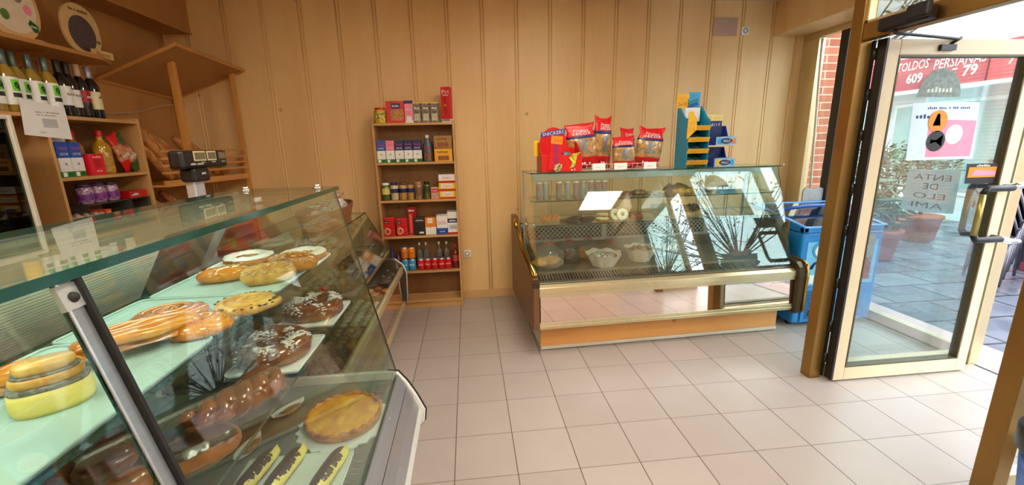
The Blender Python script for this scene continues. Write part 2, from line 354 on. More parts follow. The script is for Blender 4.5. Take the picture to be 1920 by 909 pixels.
# stickers and notices on the leaf's glass
Y = 2.1905
def sticker(poly, m, name, y=Y, t=.0008): return MB().prism(poly, 'y', y-t, y, 0).build(name, m, leaf)
GG = mat('grey_green_film', '#7F8F84', .5, 0, .35, 60)
half = [(2.63+.135*math.cos(a), 1.73+.15*math.sin(a)) for a in [PI*k/20 for k in range(21)]]
hs = sticker(half, GG, 'domed_sticker'); text(hs, 'ABIERTO', .16, .03, front(Y-.001, 2.63, 1.77), mat('pale_film_print', '#C9D2C4', .5))
ps = sticker([(2.5, 1.385), (2.93, 1.385), (2.9, 1.70), (2.48, 1.70)], mat('pale_poster', '#C9DDE8', .5, 0, .06, 5), 'poster')
sticker([(2.62, 1.40), (2.91, 1.40), (2.905, 1.60), (2.6, 1.61)], PINK, 'poster_panel', Y-.0009).parent = ps
text(ps, 'MUCHO CAFE Y MUY BUENO', .27, .014, front(Y-.001, 2.71, 1.672), NAVY); text(ps, 'VUELVE', .14, .025, front(Y-.001, 2.58, 1.628), NAVY, shear=.2)
sticker(ell(2.775, 1.525, .055, .055), mat('pale_pink_disc', '#F6D7DE', .5), 'poster_disc', Y-.0018).parent = ps
o1 = sticker(ell(2.655, 1.6, .06, .06), ORANGE, 'round_sticker', Y-.0027); MB().prism([(2.625, 1.575), (2.675, 1.575), (2.66, 1.64), (2.645, 1.64)], 'y', Y-.0035, Y-.0028).build('emblem', mat('cream_print', '#F3E3B5', .5), o1)
o2 = sticker(ell(2.665, 1.49, .058, .058), INK, 'round_sticker', Y-.0027); MB().prism([(2.63, 1.475), (2.665, 1.485), (2.705, 1.46), (2.705, 1.525), (2.665, 1.495), (2.63, 1.5)], 'y', Y-.0035, Y-.0028).build('emblem', mat('cream_print', '#F3E3B5', .5), o2)
oc = sticker([(2.91, 1.24), (3.115, 1.24), (3.11, 1.355), (2.9, 1.355)], INK, 'opening_card', Y-.004)
MB().box(2.92, 3.105, Y-.0052, Y-.0042, 1.275, 1.335).build('card_picture', ORANGE, oc); text(oc, 'ESPAÑOLA', .09, .012, front(Y-.0055, 3.01, 1.344), WHITE)
MB().prism([(2.94, 1.285), (3.1, 1.285), (3.1, 1.31), (2.96, 1.32)], 'y', Y-.0062, Y-.0053).build('card_picture', PINK, oc)
# ice notices, stuck on the bay window from outside: their writing shows through mirrored
NPAP = bpy.data.materials.new('thin_paper'); NPAP.use_nodes = True; _n = NPAP.node_tree; _d = _n.nodes.new('ShaderNodeBsdfDiffuse'); _t = _n.nodes.new('ShaderNodeBsdfTranslucent'); _m = _n.nodes.new('ShaderNodeMixShader')
_d.inputs[0].default_value = _t.inputs[0].default_value = rgb('#DCE6E8'); _n.links.new(_d.outputs[0], _m.inputs[1]); _n.links.new(_t.outputs[0], _m.inputs[2]); _n.links.new(_m.outputs[0], _n.nodes['Material Output'].inputs[0])
FAINT = mat('faded_marker', '#93A6B4', .6)
n1 = MB().prism([(2.55, .985), (2.76, .965), (2.915, .975), (2.905, 1.275), (2.555, 1.285)], 'x', 3.3585, 3.3593).build('paper_notice', NPAP, win1)
for s_, w_, z in (('ENTA', .25, 1.225), ('DE', .1, 1.16), ('ELO', .22, 1.09), ('AMI', .22, 1.02)):
    text(n1, s_, w_, .042, TM((3.3581, 2.73, z), (0, 1, 0), (0, 0, 1)), FAINT, ex=.0)
n2 = MB().prism([(2.325, .93), (2.5, .93), (2.5, 1.2), (2.325, 1.2)], 'x', 3.3585, 3.3593).build('paper_notice', NPAP, win1)
text(n2, 'HI', .09, .045, TM((3.3581, 2.43, 1.07), (0, 1, 0), (0, 0, 1)), FAINT, ex=.0); text(n2, 'V', .06, .04, TM((3.3581, 2.43, 1.15), (0, 1, 0), (0, 0, 1)), FAINT, ex=.0)
# ------------------------------------------------------------------ lamps of the room
LEDM = bpy.data.materials.new('led_panel_glow'); LEDM.use_nodes = True
_b = LEDM.node_tree.nodes['Principled BSDF']; _b.inputs['Emission Color'].default_value = (1, .88, .71, 1); _b.inputs['Emission Strength'].default_value = 34
LEDC = LEDM.copy(); LEDC.name = 'cool_panel_glow'; _c = LEDC.node_tree.nodes['Principled BSDF']; _c.inputs['Emission Color'].default_value = (.95, .98, 1, 1); _c.inputs['Emission Strength'].default_value = 11
def led(x, y, lab, m=None):
    t = thing('ceiling_light', lab, 'ceiling light', (x, y, 2.8), 'square panels on the ceiling')
    MB().box(x-.3, x+.3, y-.3, y-.27, 2.785, 2.8).box(x-.3, x+.3, y+.27, y+.3, 2.785, 2.8).box(x-.3, x-.27, y-.27, y+.27, 2.785, 2.8).box(x+.27, x+.3, y-.27, y+.27, 2.785, 2.8).build('frame', WHITE, t)
    MB().box(x-.27, x+.27, y-.27, y+.27, 2.79, 2.8).build('diffuser', m or LEDM, t)
led(2.22, .23, 'square white ceiling panel mirrored in the right glass case', LEDC)
led(.42, .23, 'square white ceiling panel above the open floor'); led(-1.38, .23, 'square white ceiling panel above the left counter')
led(.73, -1.5, 'square white ceiling panel near the front wall'); led(-1.07, -1.5, 'square white ceiling panel in the front left corner')
led(.73, 2.1, 'square white ceiling panel before the tall grocery shelf')
# ------------------------------------------------------------------ packaged goods, built at the origin facing -y
def bands(w, d, zs, mis, taper=1.0, b=.0015):
    mb = MB(); v = []; f = []; ml = []; n = len(zs)
    for i, z in enumerate(zs):
        k = 1+(taper-1)*i/(n-1)
        v += [(-w/2*k, -d/2*k, z), (w/2*k, -d/2*k, z), (w/2*k, d/2*k, z), (-w/2*k, d/2*k, z)]
    for i in range(n-1):
        for j in range(4): f.append((i*4+j, i*4+(j+1) % 4, i*4+4+(j+1) % 4, i*4+4+j)); ml.append(mis[i])
    f += [(3, 2, 1, 0), tuple(range(n*4-4, n*4))]; ml += [mis[0], mis[-1]]
    return mb.add(v, f, ml)
def pack(name, label, cat, w, d, h, zm, cap=None, panels=(), texts=(), group=None, part='carton', taper=1, bevel=.002):
    """zm: [(top fraction, material)] bands; panels: (x0,x1,z0,z1,mat) in fractions of the front; texts: (s,x,z,w,h,mat)"""
    t = thing(name, label, cat, group=group); ms = []; mis = []; zs = [0]
    for fz, m in zm:
        if m not in ms: ms.append(m)
        zs.append(h*fz); mis.append(ms.index(m))
    o = bands(w, d, zs, mis, taper).build(part, ms, t, bevel)
    for i, (x0, x1, z0, z1, m) in enumerate(panels):
        MB().box(-w/2+w*x0, -w/2+w*x1, -d/2-.0006*(i+1), -d/2, h*z0, h*z1).build('label_panel', m, t)
    for s, x, z, tw, th, m in texts:
        text(t, s, w*tw, h*th, front(-d/2-.0006*(len(panels)+1), -w/2+w*x, h*z), m)
    if cap: MB().lathe([(.012, 0), (.012, .01), (.010, .012)], 12, (w*.12, -d*.1, h)).build('cap', cap, t)
    return t
def can(label, r, h, m, m2=None, group=None, s=None, sm=WHITE, name='drink_can', cat='can'):
    t = thing(name, label, cat, group=group)
    MB().lathe([(r*.78, 0), (r, h*.06), (r, h*.5), (r, h*.88), (r*.84, h*.97)], 18, mi=[1, 0, 0, 1]).build('body', [m, m2 or STEEL], t)
    MB().lathe([(r*.84, h*.965), (r*.85, h*.995), (r*.78, h*.975)], 18).build('lid', STEEL, t)
    if s: text(t, s, r*1.3, h*.16, front(-r*1.005, 0, h*.52), sm, shear=.15)
    return t
def jar(label, r, h, content, lid, lab=None, lh=(.3, .7), group=None, name='preserve_jar', labtext=None, cat='jar'):
    t = thing(name, label, cat, group=group)
    MB().lathe([(r*.86, 0), (r, h*.05), (r, h*.78), (r*.8, h*.88)], 20).build('glass_body', content, t)
    MB().lathe([(r*.86, h*.865), (r*.88, h*.875), (r*.88, h*.985), (r*.84, h)], 20).build('lid', lid, t)
    if lab: MB().lathe([(r*1.01, h*lh[0]), (r*1.012, h*lh[0]+.001), (r*1.012, h*lh[1]-.001), (r*1.01, h*lh[1])], 20).build('label_band', lab, t)
    if labtext: text(t, labtext, r*1.2, h*.1, front(-r*1.02, 0, h*(lh[0]+lh[1])/2), WHITE)
    return t
def bottle(label, r, h, body, cap, lab=None, lz=(.12, .5), shoulder=.62, neck=.26, name='bottle', cat='bottle', group=None, capz=.86, panels=(), texts=()):
    t = thing(name, label, cat, group=group); q = r*neck
    MB().lathe([(r*.92, 0), (r, .006), (r, h*shoulder), (r*.86, h*(shoulder+.06)), (q*1.2, h*(shoulder+.14)), (q, h*(shoulder+.18)), (q, h*.97)], 22).build('body', body, t)
    MB().lathe([(q*1.06, h*capz), (q*1.12, h*capz+.002), (q*1.12, h*.99), (q*.95, h)], 16).build('cap', cap, t)
    if lab:
        def fn(u, v): a = -PI/2+(u-.5)*3.6; return (r*1.012*math.cos(a), r*1.012*math.sin(a), h*(lz[0]+(lz[1]-lz[0])*v))
        MB().surf(fn, 17, 2).build('paper_label', lab, t)
    for (u0, u1, z0, z1, m) in panels:
        def fn(u, v): a = -PI/2+(u0+(u1-u0)*u-.5)*2.6; return (r*1.022*math.cos(a), r*1.022*math.sin(a), h*(z0+(z1-z0)*v))
        MB().surf(fn, 9, 2).build('label_print', m, t)
    for s, z, tw, th, m in texts: text(t, s, r*tw, h*th, front(-r*1.035, 0, h*z), m)
    return t
def bag(label, w, d, h, mats, bandz=(.25, .7), group=None, texts=(), name='snack_bag', cat='bag', tilt=0, seed=1, lean=0):
    """pillow bag with crimped ends; mats = [print, window]"""
    t = thing(name, label, cat, group=group); mb = MB(); nu, nv = 20, 16; v = []; f = []; ml = []
    for j in range(nv+1):
        z = j/nv; puff = max(.04, math.sin(PI*min(1, max(0, (z-.05)/.9)))**.6); neck = 1-.13*math.exp(-((z-.86)/.07)**2)-.06*math.exp(-((z-.1)/.06)**2)
        for i in range(nu):
            a = 2*PI*i/nu; ca, sa = math.cos(a), math.sin(a)
            x = w/2*math.copysign(abs(ca)**.75, ca)*(.93+.07*puff if .08 < z < .9 else 1.0); y = d/2*math.copysign(abs(sa)**.9, sa)*puff
            n = mnoise.noise(Vector((x*25+seed*3, y*25, z*7+seed)))*.012
            x *= neck; ear = (.05*h*abs(2*x/w)**2*max(0, z-.8)*5+.02*h*math.sin(seed*2.3+x*30)*max(0, z-.8)*5) if z > .8 else 0; v.append((x+n*.6+tilt*z*h, y+n+lean*z*h, z*h+ear))
    for j in range(nv):
        z = (j+.5)/nv
        for i in range(nu):
            f.append((j*nu+i, j*nu+(i+1) % nu, (j+1)*nu+(i+1) % nu, (j+1)*nu+i))
            ml.append(1 if (bandz[0] < z < bandz[1]) else 2 if (len(mats) > 2 and bandz[1] <= z < bandz[1]+.06) else 0)
    f.append(tuple(range(nu))[::-1]); f.append(tuple(range(nv*nu, nv*nu+nu))); ml += [0, 0]
    mb.add(v, f, ml, True).build('wrapper', mats, t)
    if len(mats) > 3: MB().surf(lambda u, v: ((u-.5)*w*.5*(1 if .1 < v < .9 else .8)+tilt*h*(.36+.3*v), -d*.5*math.sin(PI*(.32+.36*v))**.6*(1-.35*(2*u-1)**2)-.005+lean*h*.5, h*(.34+.32*v)), 9, 9).build('label_print', mats[3], t)
    for s, z, tw, th, m in texts: text(t, s, w*tw, h*th, front(-d*.5*max(.1, math.sin(PI*z)**.6)-.006+lean*z*h, tilt*z*h, h*z), m, shear=.1)
    return t
# ------------------------------------------------------------------ shelf unit builder
def shelf_unit(name, label, w, d, zs, top, M, back=True, base=(0, 0, 0), boards=None):
    """local x = width, y = depth (front at 0), mapped by M"""
    t = thing(name, label, 'shelf unit', base); R = M.to_3x3()
    def B(x0, x1, y0, y1, z0, z1): return MB().box(x0, x1, y0, y1, z0, z1, 0, M)
    B(0, .018, 0, d, 0, top).build('side_panel', SHELFV, t, .002); B(w-.018, w, 0, d, 0, top).build('side_panel', SHELFV, t, .002)
    for i, z in enumerate(zs):
        x0, x1 = (boards or {}).get(i, (.018, w-.018)); B(x0, x1, .004, d, z-.02, z).build('shelf_board', SHELFW, t, .002)
    B(.018, w-.018, d-.008, d, .07, top-.02).build('back_panel', BACKW, t)
    B(.018, w-.018, .02, .036, 0, zs[-1]-.02).build('plinth', SHELFW, t, .002)
    return t
M1 = Matrix.Translation((-.82, 3.88, 0))
shelf_unit('shelf_unit', 'tall pale wood shelf unit full of groceries against the panelled wall', .715, .205, [1.733, 1.392, 1.052, .716, .374, .078], 1.752, M1, base=(-.46, 3.98, 0))
def onunit(o, x, z, y=3.935, rz=0): return place(o, x, y, z+.0005, rz)
# top board
JAM = mat('olive_brine', '#C9A82A', .2, 0, .45, 60, coat=.5)
onunit(jar('red-lidded tub with yellow printed label at the left of the top board', .05, .132, YEL, RED, mat('yellow_label', '#F0CC3A', .4, 0, .5, 45, h2='#5A6B20'), (.1, .8), name='olive_tub', labtext='La Bella'), -.745, 1.733)
onunit(pack('biscuit_box', 'wide red box with biscuit picture on the top board', 'box', .155, .06, .185, [(1, RED)], None, [(.25, .95, .12, .62, mat('biscuit_print', '#C98A4A', .5, 0, .4, 40)), (.3, .8, .66, .9, NAVY)], [('MARIA', .55, .78, .4, .09, WHITE)]), -.612, 1.733)
onunit(pack('biscuit_box', 'narrow pink box right of the wide red biscuit box', 'box', .072, .06, .188, [(.1, WHITE), (.86, PINK), (1, NAVY)], None, [(.2, .8, .08, .3, WHITE)], [('FINAS', .5, .6, .7, .07, WHITE)]), -.495, 1.733)
CFM = mat('grey_brown_print', '#8F8470', .45, 0, .4, 30, h2='#4B4034')
for i, (x, lab) in enumerate(((-.425, 'first grey coffee pack with yellow top, beside the pink box'), (-.348, 'middle grey coffee pack with yellow top'), (-.272, 'third grey coffee pack with yellow top, nearest the tall red carton'))):
    onunit(pack('coffee_pack', lab, 'coffee pack', .07, .055, .172, [(.95, CFM), (1, YEL)], None, [(.15, .85, .1, .45, mat('pale_print', '#CFC6AE', .5, 0, .3, 60))], [('cafe', .5, .72, .6, .1, WHITE)], 'coffee packs on the top board'), x, 1.733)
onunit(pack('cereal_carton', 'tallest red carton with white letters at the right of the top board', 'carton', .085, .06, .3, [(.1, WHITE), (1, RED)], None, [(.1, .9, .03, .1, GREY), (.3, .6, .22, .72, DRED)], [('Pri', .5, .86, .7, .11, WHITE), ('FIBRA', .5, .77, .6, .035, WHITE), ('0', .45, .5, .2, .08, YEL)]), -.162, 1.733, 3.945, -.25)
# cartons of milk
MILK = [('blue and white milk carton first from the left on its shelf', BLUE, 0), ('pink and white milk carton', PINK, 0), ('navy and white milk carton beside the pink one', NAVY, 1), ('navy and white milk carton, middle of the three navy ones', NAVY, 1), ('navy and white milk carton beside the grey juice bottle', NAVY, 1)]
def milk(lab, m, cap, group='milk cartons'):
    return pack('milk_carton', lab, 'milk carton', .074, .06, .192, [(.16, GREEN), (.55, WHITE), (1, m)], GREEN if cap else None, [(.1, .4, .02, .14, PAPER), (.55, .9, .03, .13, mat('dark_green_print', '#1D5B2A', .5)), (.15, .85, .76, .9, m)],
                [('Pascual', .5, .83, .72, .09, mat('red_letter', '#E0456A', .4)), ('LECHE', .5, .66, .66, .07, PAPER), ('M', .5, .38, .3, .08, mat('pale_blue_print', '#9AA8C0', .5))], group)
for (lab, m, c), x in zip(MILK, (-.762, -.683, -.603, -.524, -.445)): onunit(milk(lab, m, c), x, 1.392)
def juice(lab):
    t = thing('juice_bottle', lab, 'bottle')
    MB().lathe([(.034, 0), (.038, .008), (.04, .09), (.036, .15), (.02, .2), (.016, .21)], 8, sm=False, mi=[0, 1, 0, 0, 0]).build('body', [mat('slate_print', '#5C6B78', .35, 0, .4, 50), mat('fruit_print', '#8C6A55', .4, 0, .5, 70)], t)
    MB().lathe([(.017, .205), (.018, .23), (.015, .235)], 14).build('cap', WHITE, t); text(t, 'zumo', .05, .02, front(-.0405, 0, .13), RED); return t
onunit(juice('octagonal grey juice bottle with white cap beside the milk'), -.355, 1.392)
BOL = [('CHOCO', 'brown bun box on top of the yellow one', mat('brown_box_print', '#A77B3E', .5, 0, .2), 1.507), ('BOLLOS', 'yellow bun box under the brown one', mat('amber_box_print', '#F0AE26', .5, 0, .15), 1.392)]
for s, lab, m, z in BOL:
    onunit(pack('bun_box', lab, 'box', .162, .1, .112, [(1, m)], None, [(.06, .94, .62, .9, m), (.2, .8, .1, .45, mat('bun_print', '#9A5A22', .5, 0, .4, 50))], [(s, .45, .76, .6, .16, BROWN)]), -.214, z, 3.95)
# jars
J = [('olive jar with yellow label, first on the jar shelf', mat('olive_green', '#5F6B33', .15, 0, .4, 90, coat=.6), mat('yellow_label2', '#D9CF6A', .5), (.35, .7)),
     ('pale asparagus jar with blue label', mat('asparagus', '#D8C49A', .15, 0, .3, 60, coat=.6, stretch=(1, 1, .2)), NAVY, (.42, .66)),
     ('chickpea jar with blue label beside the asparagus', mat('chickpea', '#C39A55', .15, 0, .35, 90, coat=.6), NAVY, (.42, .66)),
     ('chickpea jar with blue label, right one of the two', mat('chickpea', '#C39A55', .15), NAVY, (.42, .66)),
     ('bean jar with brown picture label', mat('bean_brown', '#B08A5A', .15, 0, .5, 70, coat=.6), mat('picture_label', '#8C6B48', .5, 0, .5, 60), (.2, .75)),
     ('slim jar of green peppers with dark label', mat('pickle_green', '#6E6A2C', .15, 0, .5, 80, coat=.6), mat('dark_label', '#3A4A2A', .5, 0, .4, 60), (.35, .75))]
for i, ((lab, c, l, lh), x) in enumerate(zip(J, (-.756, -.678, -.602, -.534, -.462, -.386))):
    onunit(jar(lab, .036 if i not in (3, 5) else .031, .16, c, [WHITE, NAVY, BROWN, BROWN, mat('tan_lid', '#B98A4A', .4), BLACKP][i], l, lh), x, 1.052)
onunit(pack('soup_sachet', 'small pale pink packet between the jars and the tuna', 'packet', .075, .05, .11, [(1, mat('salmon_print', '#D9A58C', .5, 0, .3, 40))], None, [(.1, .9, .55, .85, RED)], [('sopa', .5, .7, .6, .1, WHITE)]), -.312, 1.052)
for z, lab, m in ((1.052, 'red and yellow tuna multipack at the bottom of its pile', YEL), (1.127, 'yellow tuna multipack in the middle of its pile', YEL), (1.202, 'white and red tuna multipack on top of its pile', WHITE)):
    onunit(pack('tuna_multipack', lab, 'box', .15, .08, .072, [(.22, RED), (1, m)], None, [(.15, .8, .35, .85, WHITE)], [('Calvo', .48, .6, .5, .3, RED)], 'tuna multipacks in a pile'), -.197, z)
# coffee, rice, flour
for x, lab, w, h in ((-.75, 'left red coffee bag with swirl print', .1, .178), (-.635, 'right red coffee bag with swirl print', .1, .168)):
    t = pack('coffee_bag', lab, 'coffee bag', w, .065, h, [(1, RED)], None, [(.1, .45, .68, .84, INK)], [('CAFE', .28, .76, .26, .05, WHITE)], 'red coffee bags', 'brick', .97, .006)
    for k in range(2): MB().tube([(-.01-.012*k+.022*math.cos(a), -.0335, .05+.024*math.sin(a)*(1+.3*k)) for a in [PI*2*i/18 for i in range(18)]], .0025, 5, closed=True).tube([(.02, -.0335, .03), (.035, -.0335, .06), (.042, -.0335, .03)], .003, 5).build('swirl_print', mat('cream_print2', '#F0DDB0', .5), t)
    onunit(t, x, .716)
onunit(pack('cocoa_carton', 'tall dark red carton standing behind the coffee bags', 'carton', .08, .05, .262, [(1, DRED)], None, [(.2, .5, .05, .75, mat('pale_red_print', '#E06A5A', .5))], [('CACAO', .5, .88, .7, .08, WHITE)], taper=.98), -.545, .716, 3.985)
onunit(pack('coffee_bag', 'black coffee bag with small white print', 'coffee bag', .1, .06, .17, [(1, mat('black_foil', '#2B2220', .35, 0, .2))], None, [(.1, .9, .78, .84, mat('grey_print', '#9A948A', .5)), (.45, .85, .1, .2, WHITE)], [('molido', .5, .86, .6, .05, WHITE)], taper=.97, bevel=.006), -.472, .716)
onunit(pack('sugar_pack', 'orange topped white packet', 'packet', .1, .06, .165, [(.45, WHITE), (1, ORANGE)], None, [(.25, .7, .68, .95, WHITE)], [('arroz', .48, .82, .36, .08, ORANGE), ('O', .5, .45, .12, .08, BROWN)], bevel=.006), -.372, .716)
onunit(pack('rice_pack', 'white and blue rice packet with big red letters', 'packet', .105, .06, .19, [(.32, BLUE), (.92, WHITE), (1, mat('grey_clear_film', '#BFC3C6', .3))], None, [(.1, .9, .1, .2, NAVY)], [('SOS', .5, .58, .66, .15, RED), ('arroz', .5, .15, .5, .05, WHITE)], bevel=.008), -.265, .716)
onunit(pack('flour_pack', 'tallest white flour packet with blue band', 'packet', .1, .06, .225, [(.08, RED), (.48, WHITE), (.66, NAVY), (.94, WHITE), (1, GREY)], None, [(.15, .85, .2, .4, mat('pale_grey_print', '#C4C8CE', .5))], [('HARINA', .5, .57, .7, .07, WHITE), ('trigo', .5, .3, .5, .06, GREY)], bevel=.007), -.164, .716)
# drinks
for x, lab, m, h, l in ((-.752, 'tall navy bottle with yellow label at the left of the drinks shelf', NAVY, .23, YEL), (-.697, 'dark red bottle with yellow label beside the navy one', mat('dark_cola', '#5E1F2A', .2), .19, YEL)):
    onunit(bottle(lab, .031, h, m, m, l, (.08, .4), .6, .42), x, .374)
for x, s in ((-.637, 'left'), (-.57, 'right')):
    onunit(can(f'blue drink can at the bottom of the {s} stack', .033, .117, SKY, group='blue drink cans', s='aqua'), x, .374)
    onunit(can(f'orange drink can on top of the {s} blue can', .033, .117, ORANGE, group='orange drink cans', s='Fanta', sm=NAVY), x, .491)
for i, x in enumerate((-.487, -.423, -.357, -.291, -.228)):
    onunit(can(('first', 'second', 'third', 'fourth', 'fifth')[i]+' red cola can from the orange cans', .033, .117, RED, group='red cola cans', s='Coca-Cola'), x, .374, 3.925)
CLR = mat('clear_bottle', '#B9B4A8', .08, 0, .2, trans=.75)
for i, (x, y) in enumerate(((-.503, 4.01), (-.44, 4.01), (-.315, 4.01), (-.243, 4.01))):
    onunit(bottle(('clear bottle behind the first red can', 'clear bottle behind the second red can', 'clear bottle behind the third red can', 'clear bottle behind the fifth red can')[i], .03, .25, CLR, WHITE, None, group='clear bottles behind the cans', capz=.9), x, .374, y)
onunit(bottle('bottle of red soda at the right end of the drinks shelf', .033, .235, mat('red_soda', '#9A3B38', .1, 0, .3, trans=.35), RED, mat('clear_red_label', '#B5474A', .4), (.3, .55), group=None), -.157, .374, 3.95)
# ------------------------------------------------------------------ sockets, notice patch
for (x, z, lab) in ((-.045, .475, 'white wall socket right of the grocery shelf'), (2.69, 2.535, 'white wall socket high up by the ceiling')):
    t = thing('wall_socket', lab, 'socket', (x, 4.085, z))
    MB().box(x-.036, x+.036, 4.07, 4.09, z-.036, z+.036).build('plate', WHITE, t, .004)
    MB().tube([(x+.022*math.cos(a), 4.069, z+.022*math.sin(a)) for a in [2*PI*k/16 for k in range(16)]], .003, 5, closed=True).cyl((x-.008, 4.068, z), (x-.008, 4.071, z), .003, n=6).cyl((x+.008, 4.068, z), (x+.008, 4.071, z), .003, n=6).build('outlet', DKGREY, t)
tag(MB().box(2.37, 2.61, 4.0795, 4.0815, 2.49, 2.65).build('wall_patch', mat('faded_pink_board', '#B99884', .6, 0, .05), None), 'faded blank rectangle on the wall beside the high socket', 'notice')
# ------------------------------------------------------------------ left wall: shelf unit, bottles, sign shelf
def MR(x, y): return Matrix(((0, -1, 0, x), (1, 0, 0, y), (0, 0, 1, 0), (0, 0, 0, 1)))   # local x -> +y, local depth -> -x
shelf_unit('shelf_unit', 'wood shelf unit with wine bottles on top, against the left wall', .665, .285, [1.735, 1.4, 1.06, .72, .38, .08], 1.75, MR(-2.2, 2.52), base=(-2.34, 2.85, 0), boards={0: (-.3, .647)})
def onleft(o, y, z, x=-2.25, rz=PI/2, **k): return place(o, x, y, z+.0005, rz, **k)
WINEW = mat('white_wine', '#B99A3E', .08, 0, .2, 10, coat=.8, trans=.25); WINED = mat('dark_wine_glass', '#0E0D10', .06, 0, .2, coat=.6)
for i, (y, x, lab) in enumerate(((2.30, -2.24, 'white wine bottle with plain yellow label at the far left'), (2.375, -2.26, 'white wine bottle with green square label, first from the left'), (2.445, -2.25, 'white wine bottle with green square label, second from the left'), (2.515, -2.27, 'white wine bottle with green square label, third from the left'), (2.585, -2.26, 'white wine bottle with green square label, fourth from the left'), (2.66, -2.25, 'white wine bottle with green square label, next to the dark wine'))):
    b = bottle(lab, .036, .30, WINEW, mat('green_foil', '#1F4A3A', .35, .3) if i < 2 else mat('grey_green_foil', '#5C6B66', .3, .5), YEL if i == 0 else PAPER, (.12, .56), .6, .4, 'wine_bottle', 'wine bottle', None if i == 0 else 'white wine bottles', .74,
               () if i == 0 else ((.35, .8, .34, .52, LIME), (.32, .82, .24, .31, mat('deep_green_print', '#16301F', .5))))
    if i:
        MB().tube([(.004+.008*math.sin(a), -.0385, .13+.014*math.cos(a)) for a in [2*PI*k/14 for k in range(14)]]+[(.012, -.0385, .108)], .0018, 5).build('label_print', INK, b)
    onleft(b, y, 1.735, x, PI/2-.15*(i % 3-1))
for i, (y, x, lab) in enumerate(((2.745, -2.26, 'dark wine bottle with big white label, left of two'), (2.81, -2.27, 'dark wine bottle with big white label, right of two'), (2.885, -2.275, 'dark wine bottle with red label'), (2.955, -2.27, 'dark wine bottle with cream label and grey neck at the right end'))):
    b = bottle(lab, .037, .305, WINED, [BLACKP, BLACKP, mat('pale_foil', '#B99A78', .4), mat('grey_foil', '#9A9AA2', .35, .4)][i], [PAPER, PAPER, DRED, mat('cream_label', '#E9E0B4', .5)][i], [(.2, .54), (.18, .5), (.3, .52), (.18, .52)][i], .62, .4, 'wine_bottle', 'wine bottle', 'dark wine bottles', .72,
               (), ((('Faustino', .4, 1.3, .05, GREY),) if i < 2 else (('XII', .42, .5, .05, INK),) if i == 3 else (('Rioja', .4, 1.0, .05, PAPER),)))
    onleft(b, y, 1.735, x)
# loose notice over the board's edge
pn = tag(MB().prism([(2.40, 1.625), (2.655, 1.605), (2.655, 1.775), (2.42, 1.80)], 'x', -2.1988, -2.1976).build('paper_notice', PAPER, None), 'white printed sheet hanging in front of the wine shelf', 'notice')
text(pn, 'aviso a los clientes', .13, .008, right(-2.1972, 2.55, 1.742), GREY); text(pn, 'hoja de reclamaciones', .11, .007, right(-2.1972, 2.54, 1.728), GREY)
MB().box(-2.1975, -2.1968, 2.51, 2.59, 1.665, 1.71).build('printed_block', mat('pale_grey_print', '#C4C8CE', .5), pn)
text(pn, 'gracias', .03, .006, right(-2.1972, 2.5, 1.64), GREY)
# second board: milk, oil, snack bags
onleft(milk('blue and white milk carton on the left wall unit, left of two', BLUE, 0, 'milk cartons of the left unit'), 2.605, 1.4); onleft(milk('blue and white milk carton on the left wall unit, right of two', BLUE, 0, 'milk cartons of the left unit'), 2.683, 1.4)
onleft(milk('navy and white milk carton standing behind the two blue ones', NAVY, 1), 2.565, 1.4, -2.34)
onleft(pack('tissue_box', 'teal and white box lying across the milk cartons', 'box', .1, .07, .06, [(.3, WHITE), (1, mat('teal_print', '#1E8F96', .4))], None, [(.1, .9, .5, .9, mat('teal_print2', '#27A7A0', .4))], [('Kleen', .5, .7, .5, .2, WHITE)]), 2.64, 1.5935, -2.3)
RC = pack('juice_carton', 'small bright red carton in front of the oil', 'carton', .1, .06, .125, [(1, mat('bright_red_print', '#F0203A', .35))], None, [(.25, .75, .35, .75, mat('darker_red_print', '#C21029', .4))], [('tomate', .5, .86, .6, .08, WHITE), ('frito', .5, .2, .4, .06, WHITE)])  # darker red panel on the carton front
onleft(RC, 2.79, 1.4, -2.235)
OILM = mat('golden_oil', '#D9A01C', .06, 0, .25, 8, coat=.8, trans=.1)
for y, x, lab, m in ((2.72, -2.33, 'brown vinegar bottle behind the milk', mat('vinegar_brown', '#9A6428', .1, 0, .3, coat=.6)), (2.82, -2.34, 'red capped bottle behind the small red carton', mat('amber_oil', '#C08434', .1, 0, .4, 20, coat=.6)), (2.925, -2.27, 'bottle of golden oil with red cap', OILM)):
    onleft(bottle(lab, .045, .265, m, RED, mat('oil_label', '#D8A63A', .4, 0, .4, 40) if m is OILM else mat('red_fruit_label', '#B5402C', .4, 0, .5, 60), (.06, .4), .62, .36, 'oil_bottle', 'bottle'), y, 1.4, x)
CRISP = mat('crisp_bag_green', '#2F5A2C', .3, 0, .4, 30, coat=.4); CRISP2 = mat('crisp_picture', '#D8A878', .35, 0, .6, 40, h2='#A83A22')
for y, lab, r in ((3.0, 'red and white snack bag leaning beside the oil', -.35), (3.07, 'green and red snack bag leaning right of the oil', -.55)):
    o = bag(lab, .08, .04, .25, [RED if r > -.4 else CRISP, CRISP2], (.3, .75), None, (('Grefusa', .45, .8, .12, WHITE),), seed=y*9)
    o.rotation_mode = 'ZYX' if False else 'XYZ'; place(o, -2.25, y-.03, 1.402, PI/2, 0, 0); o.rotation_euler = (Matrix.Rotation(r, 3, 'X') @ Matrix.Rotation(PI/2, 3, 'Z')).to_euler(); o.location = (-2.25, y+.085, 1.412); o.rotation_euler = (Matrix.Rotation(.4 if r > -.4 else .5, 3, 'X') @ Matrix.Rotation(PI/2, 3, 'Z')).to_euler()
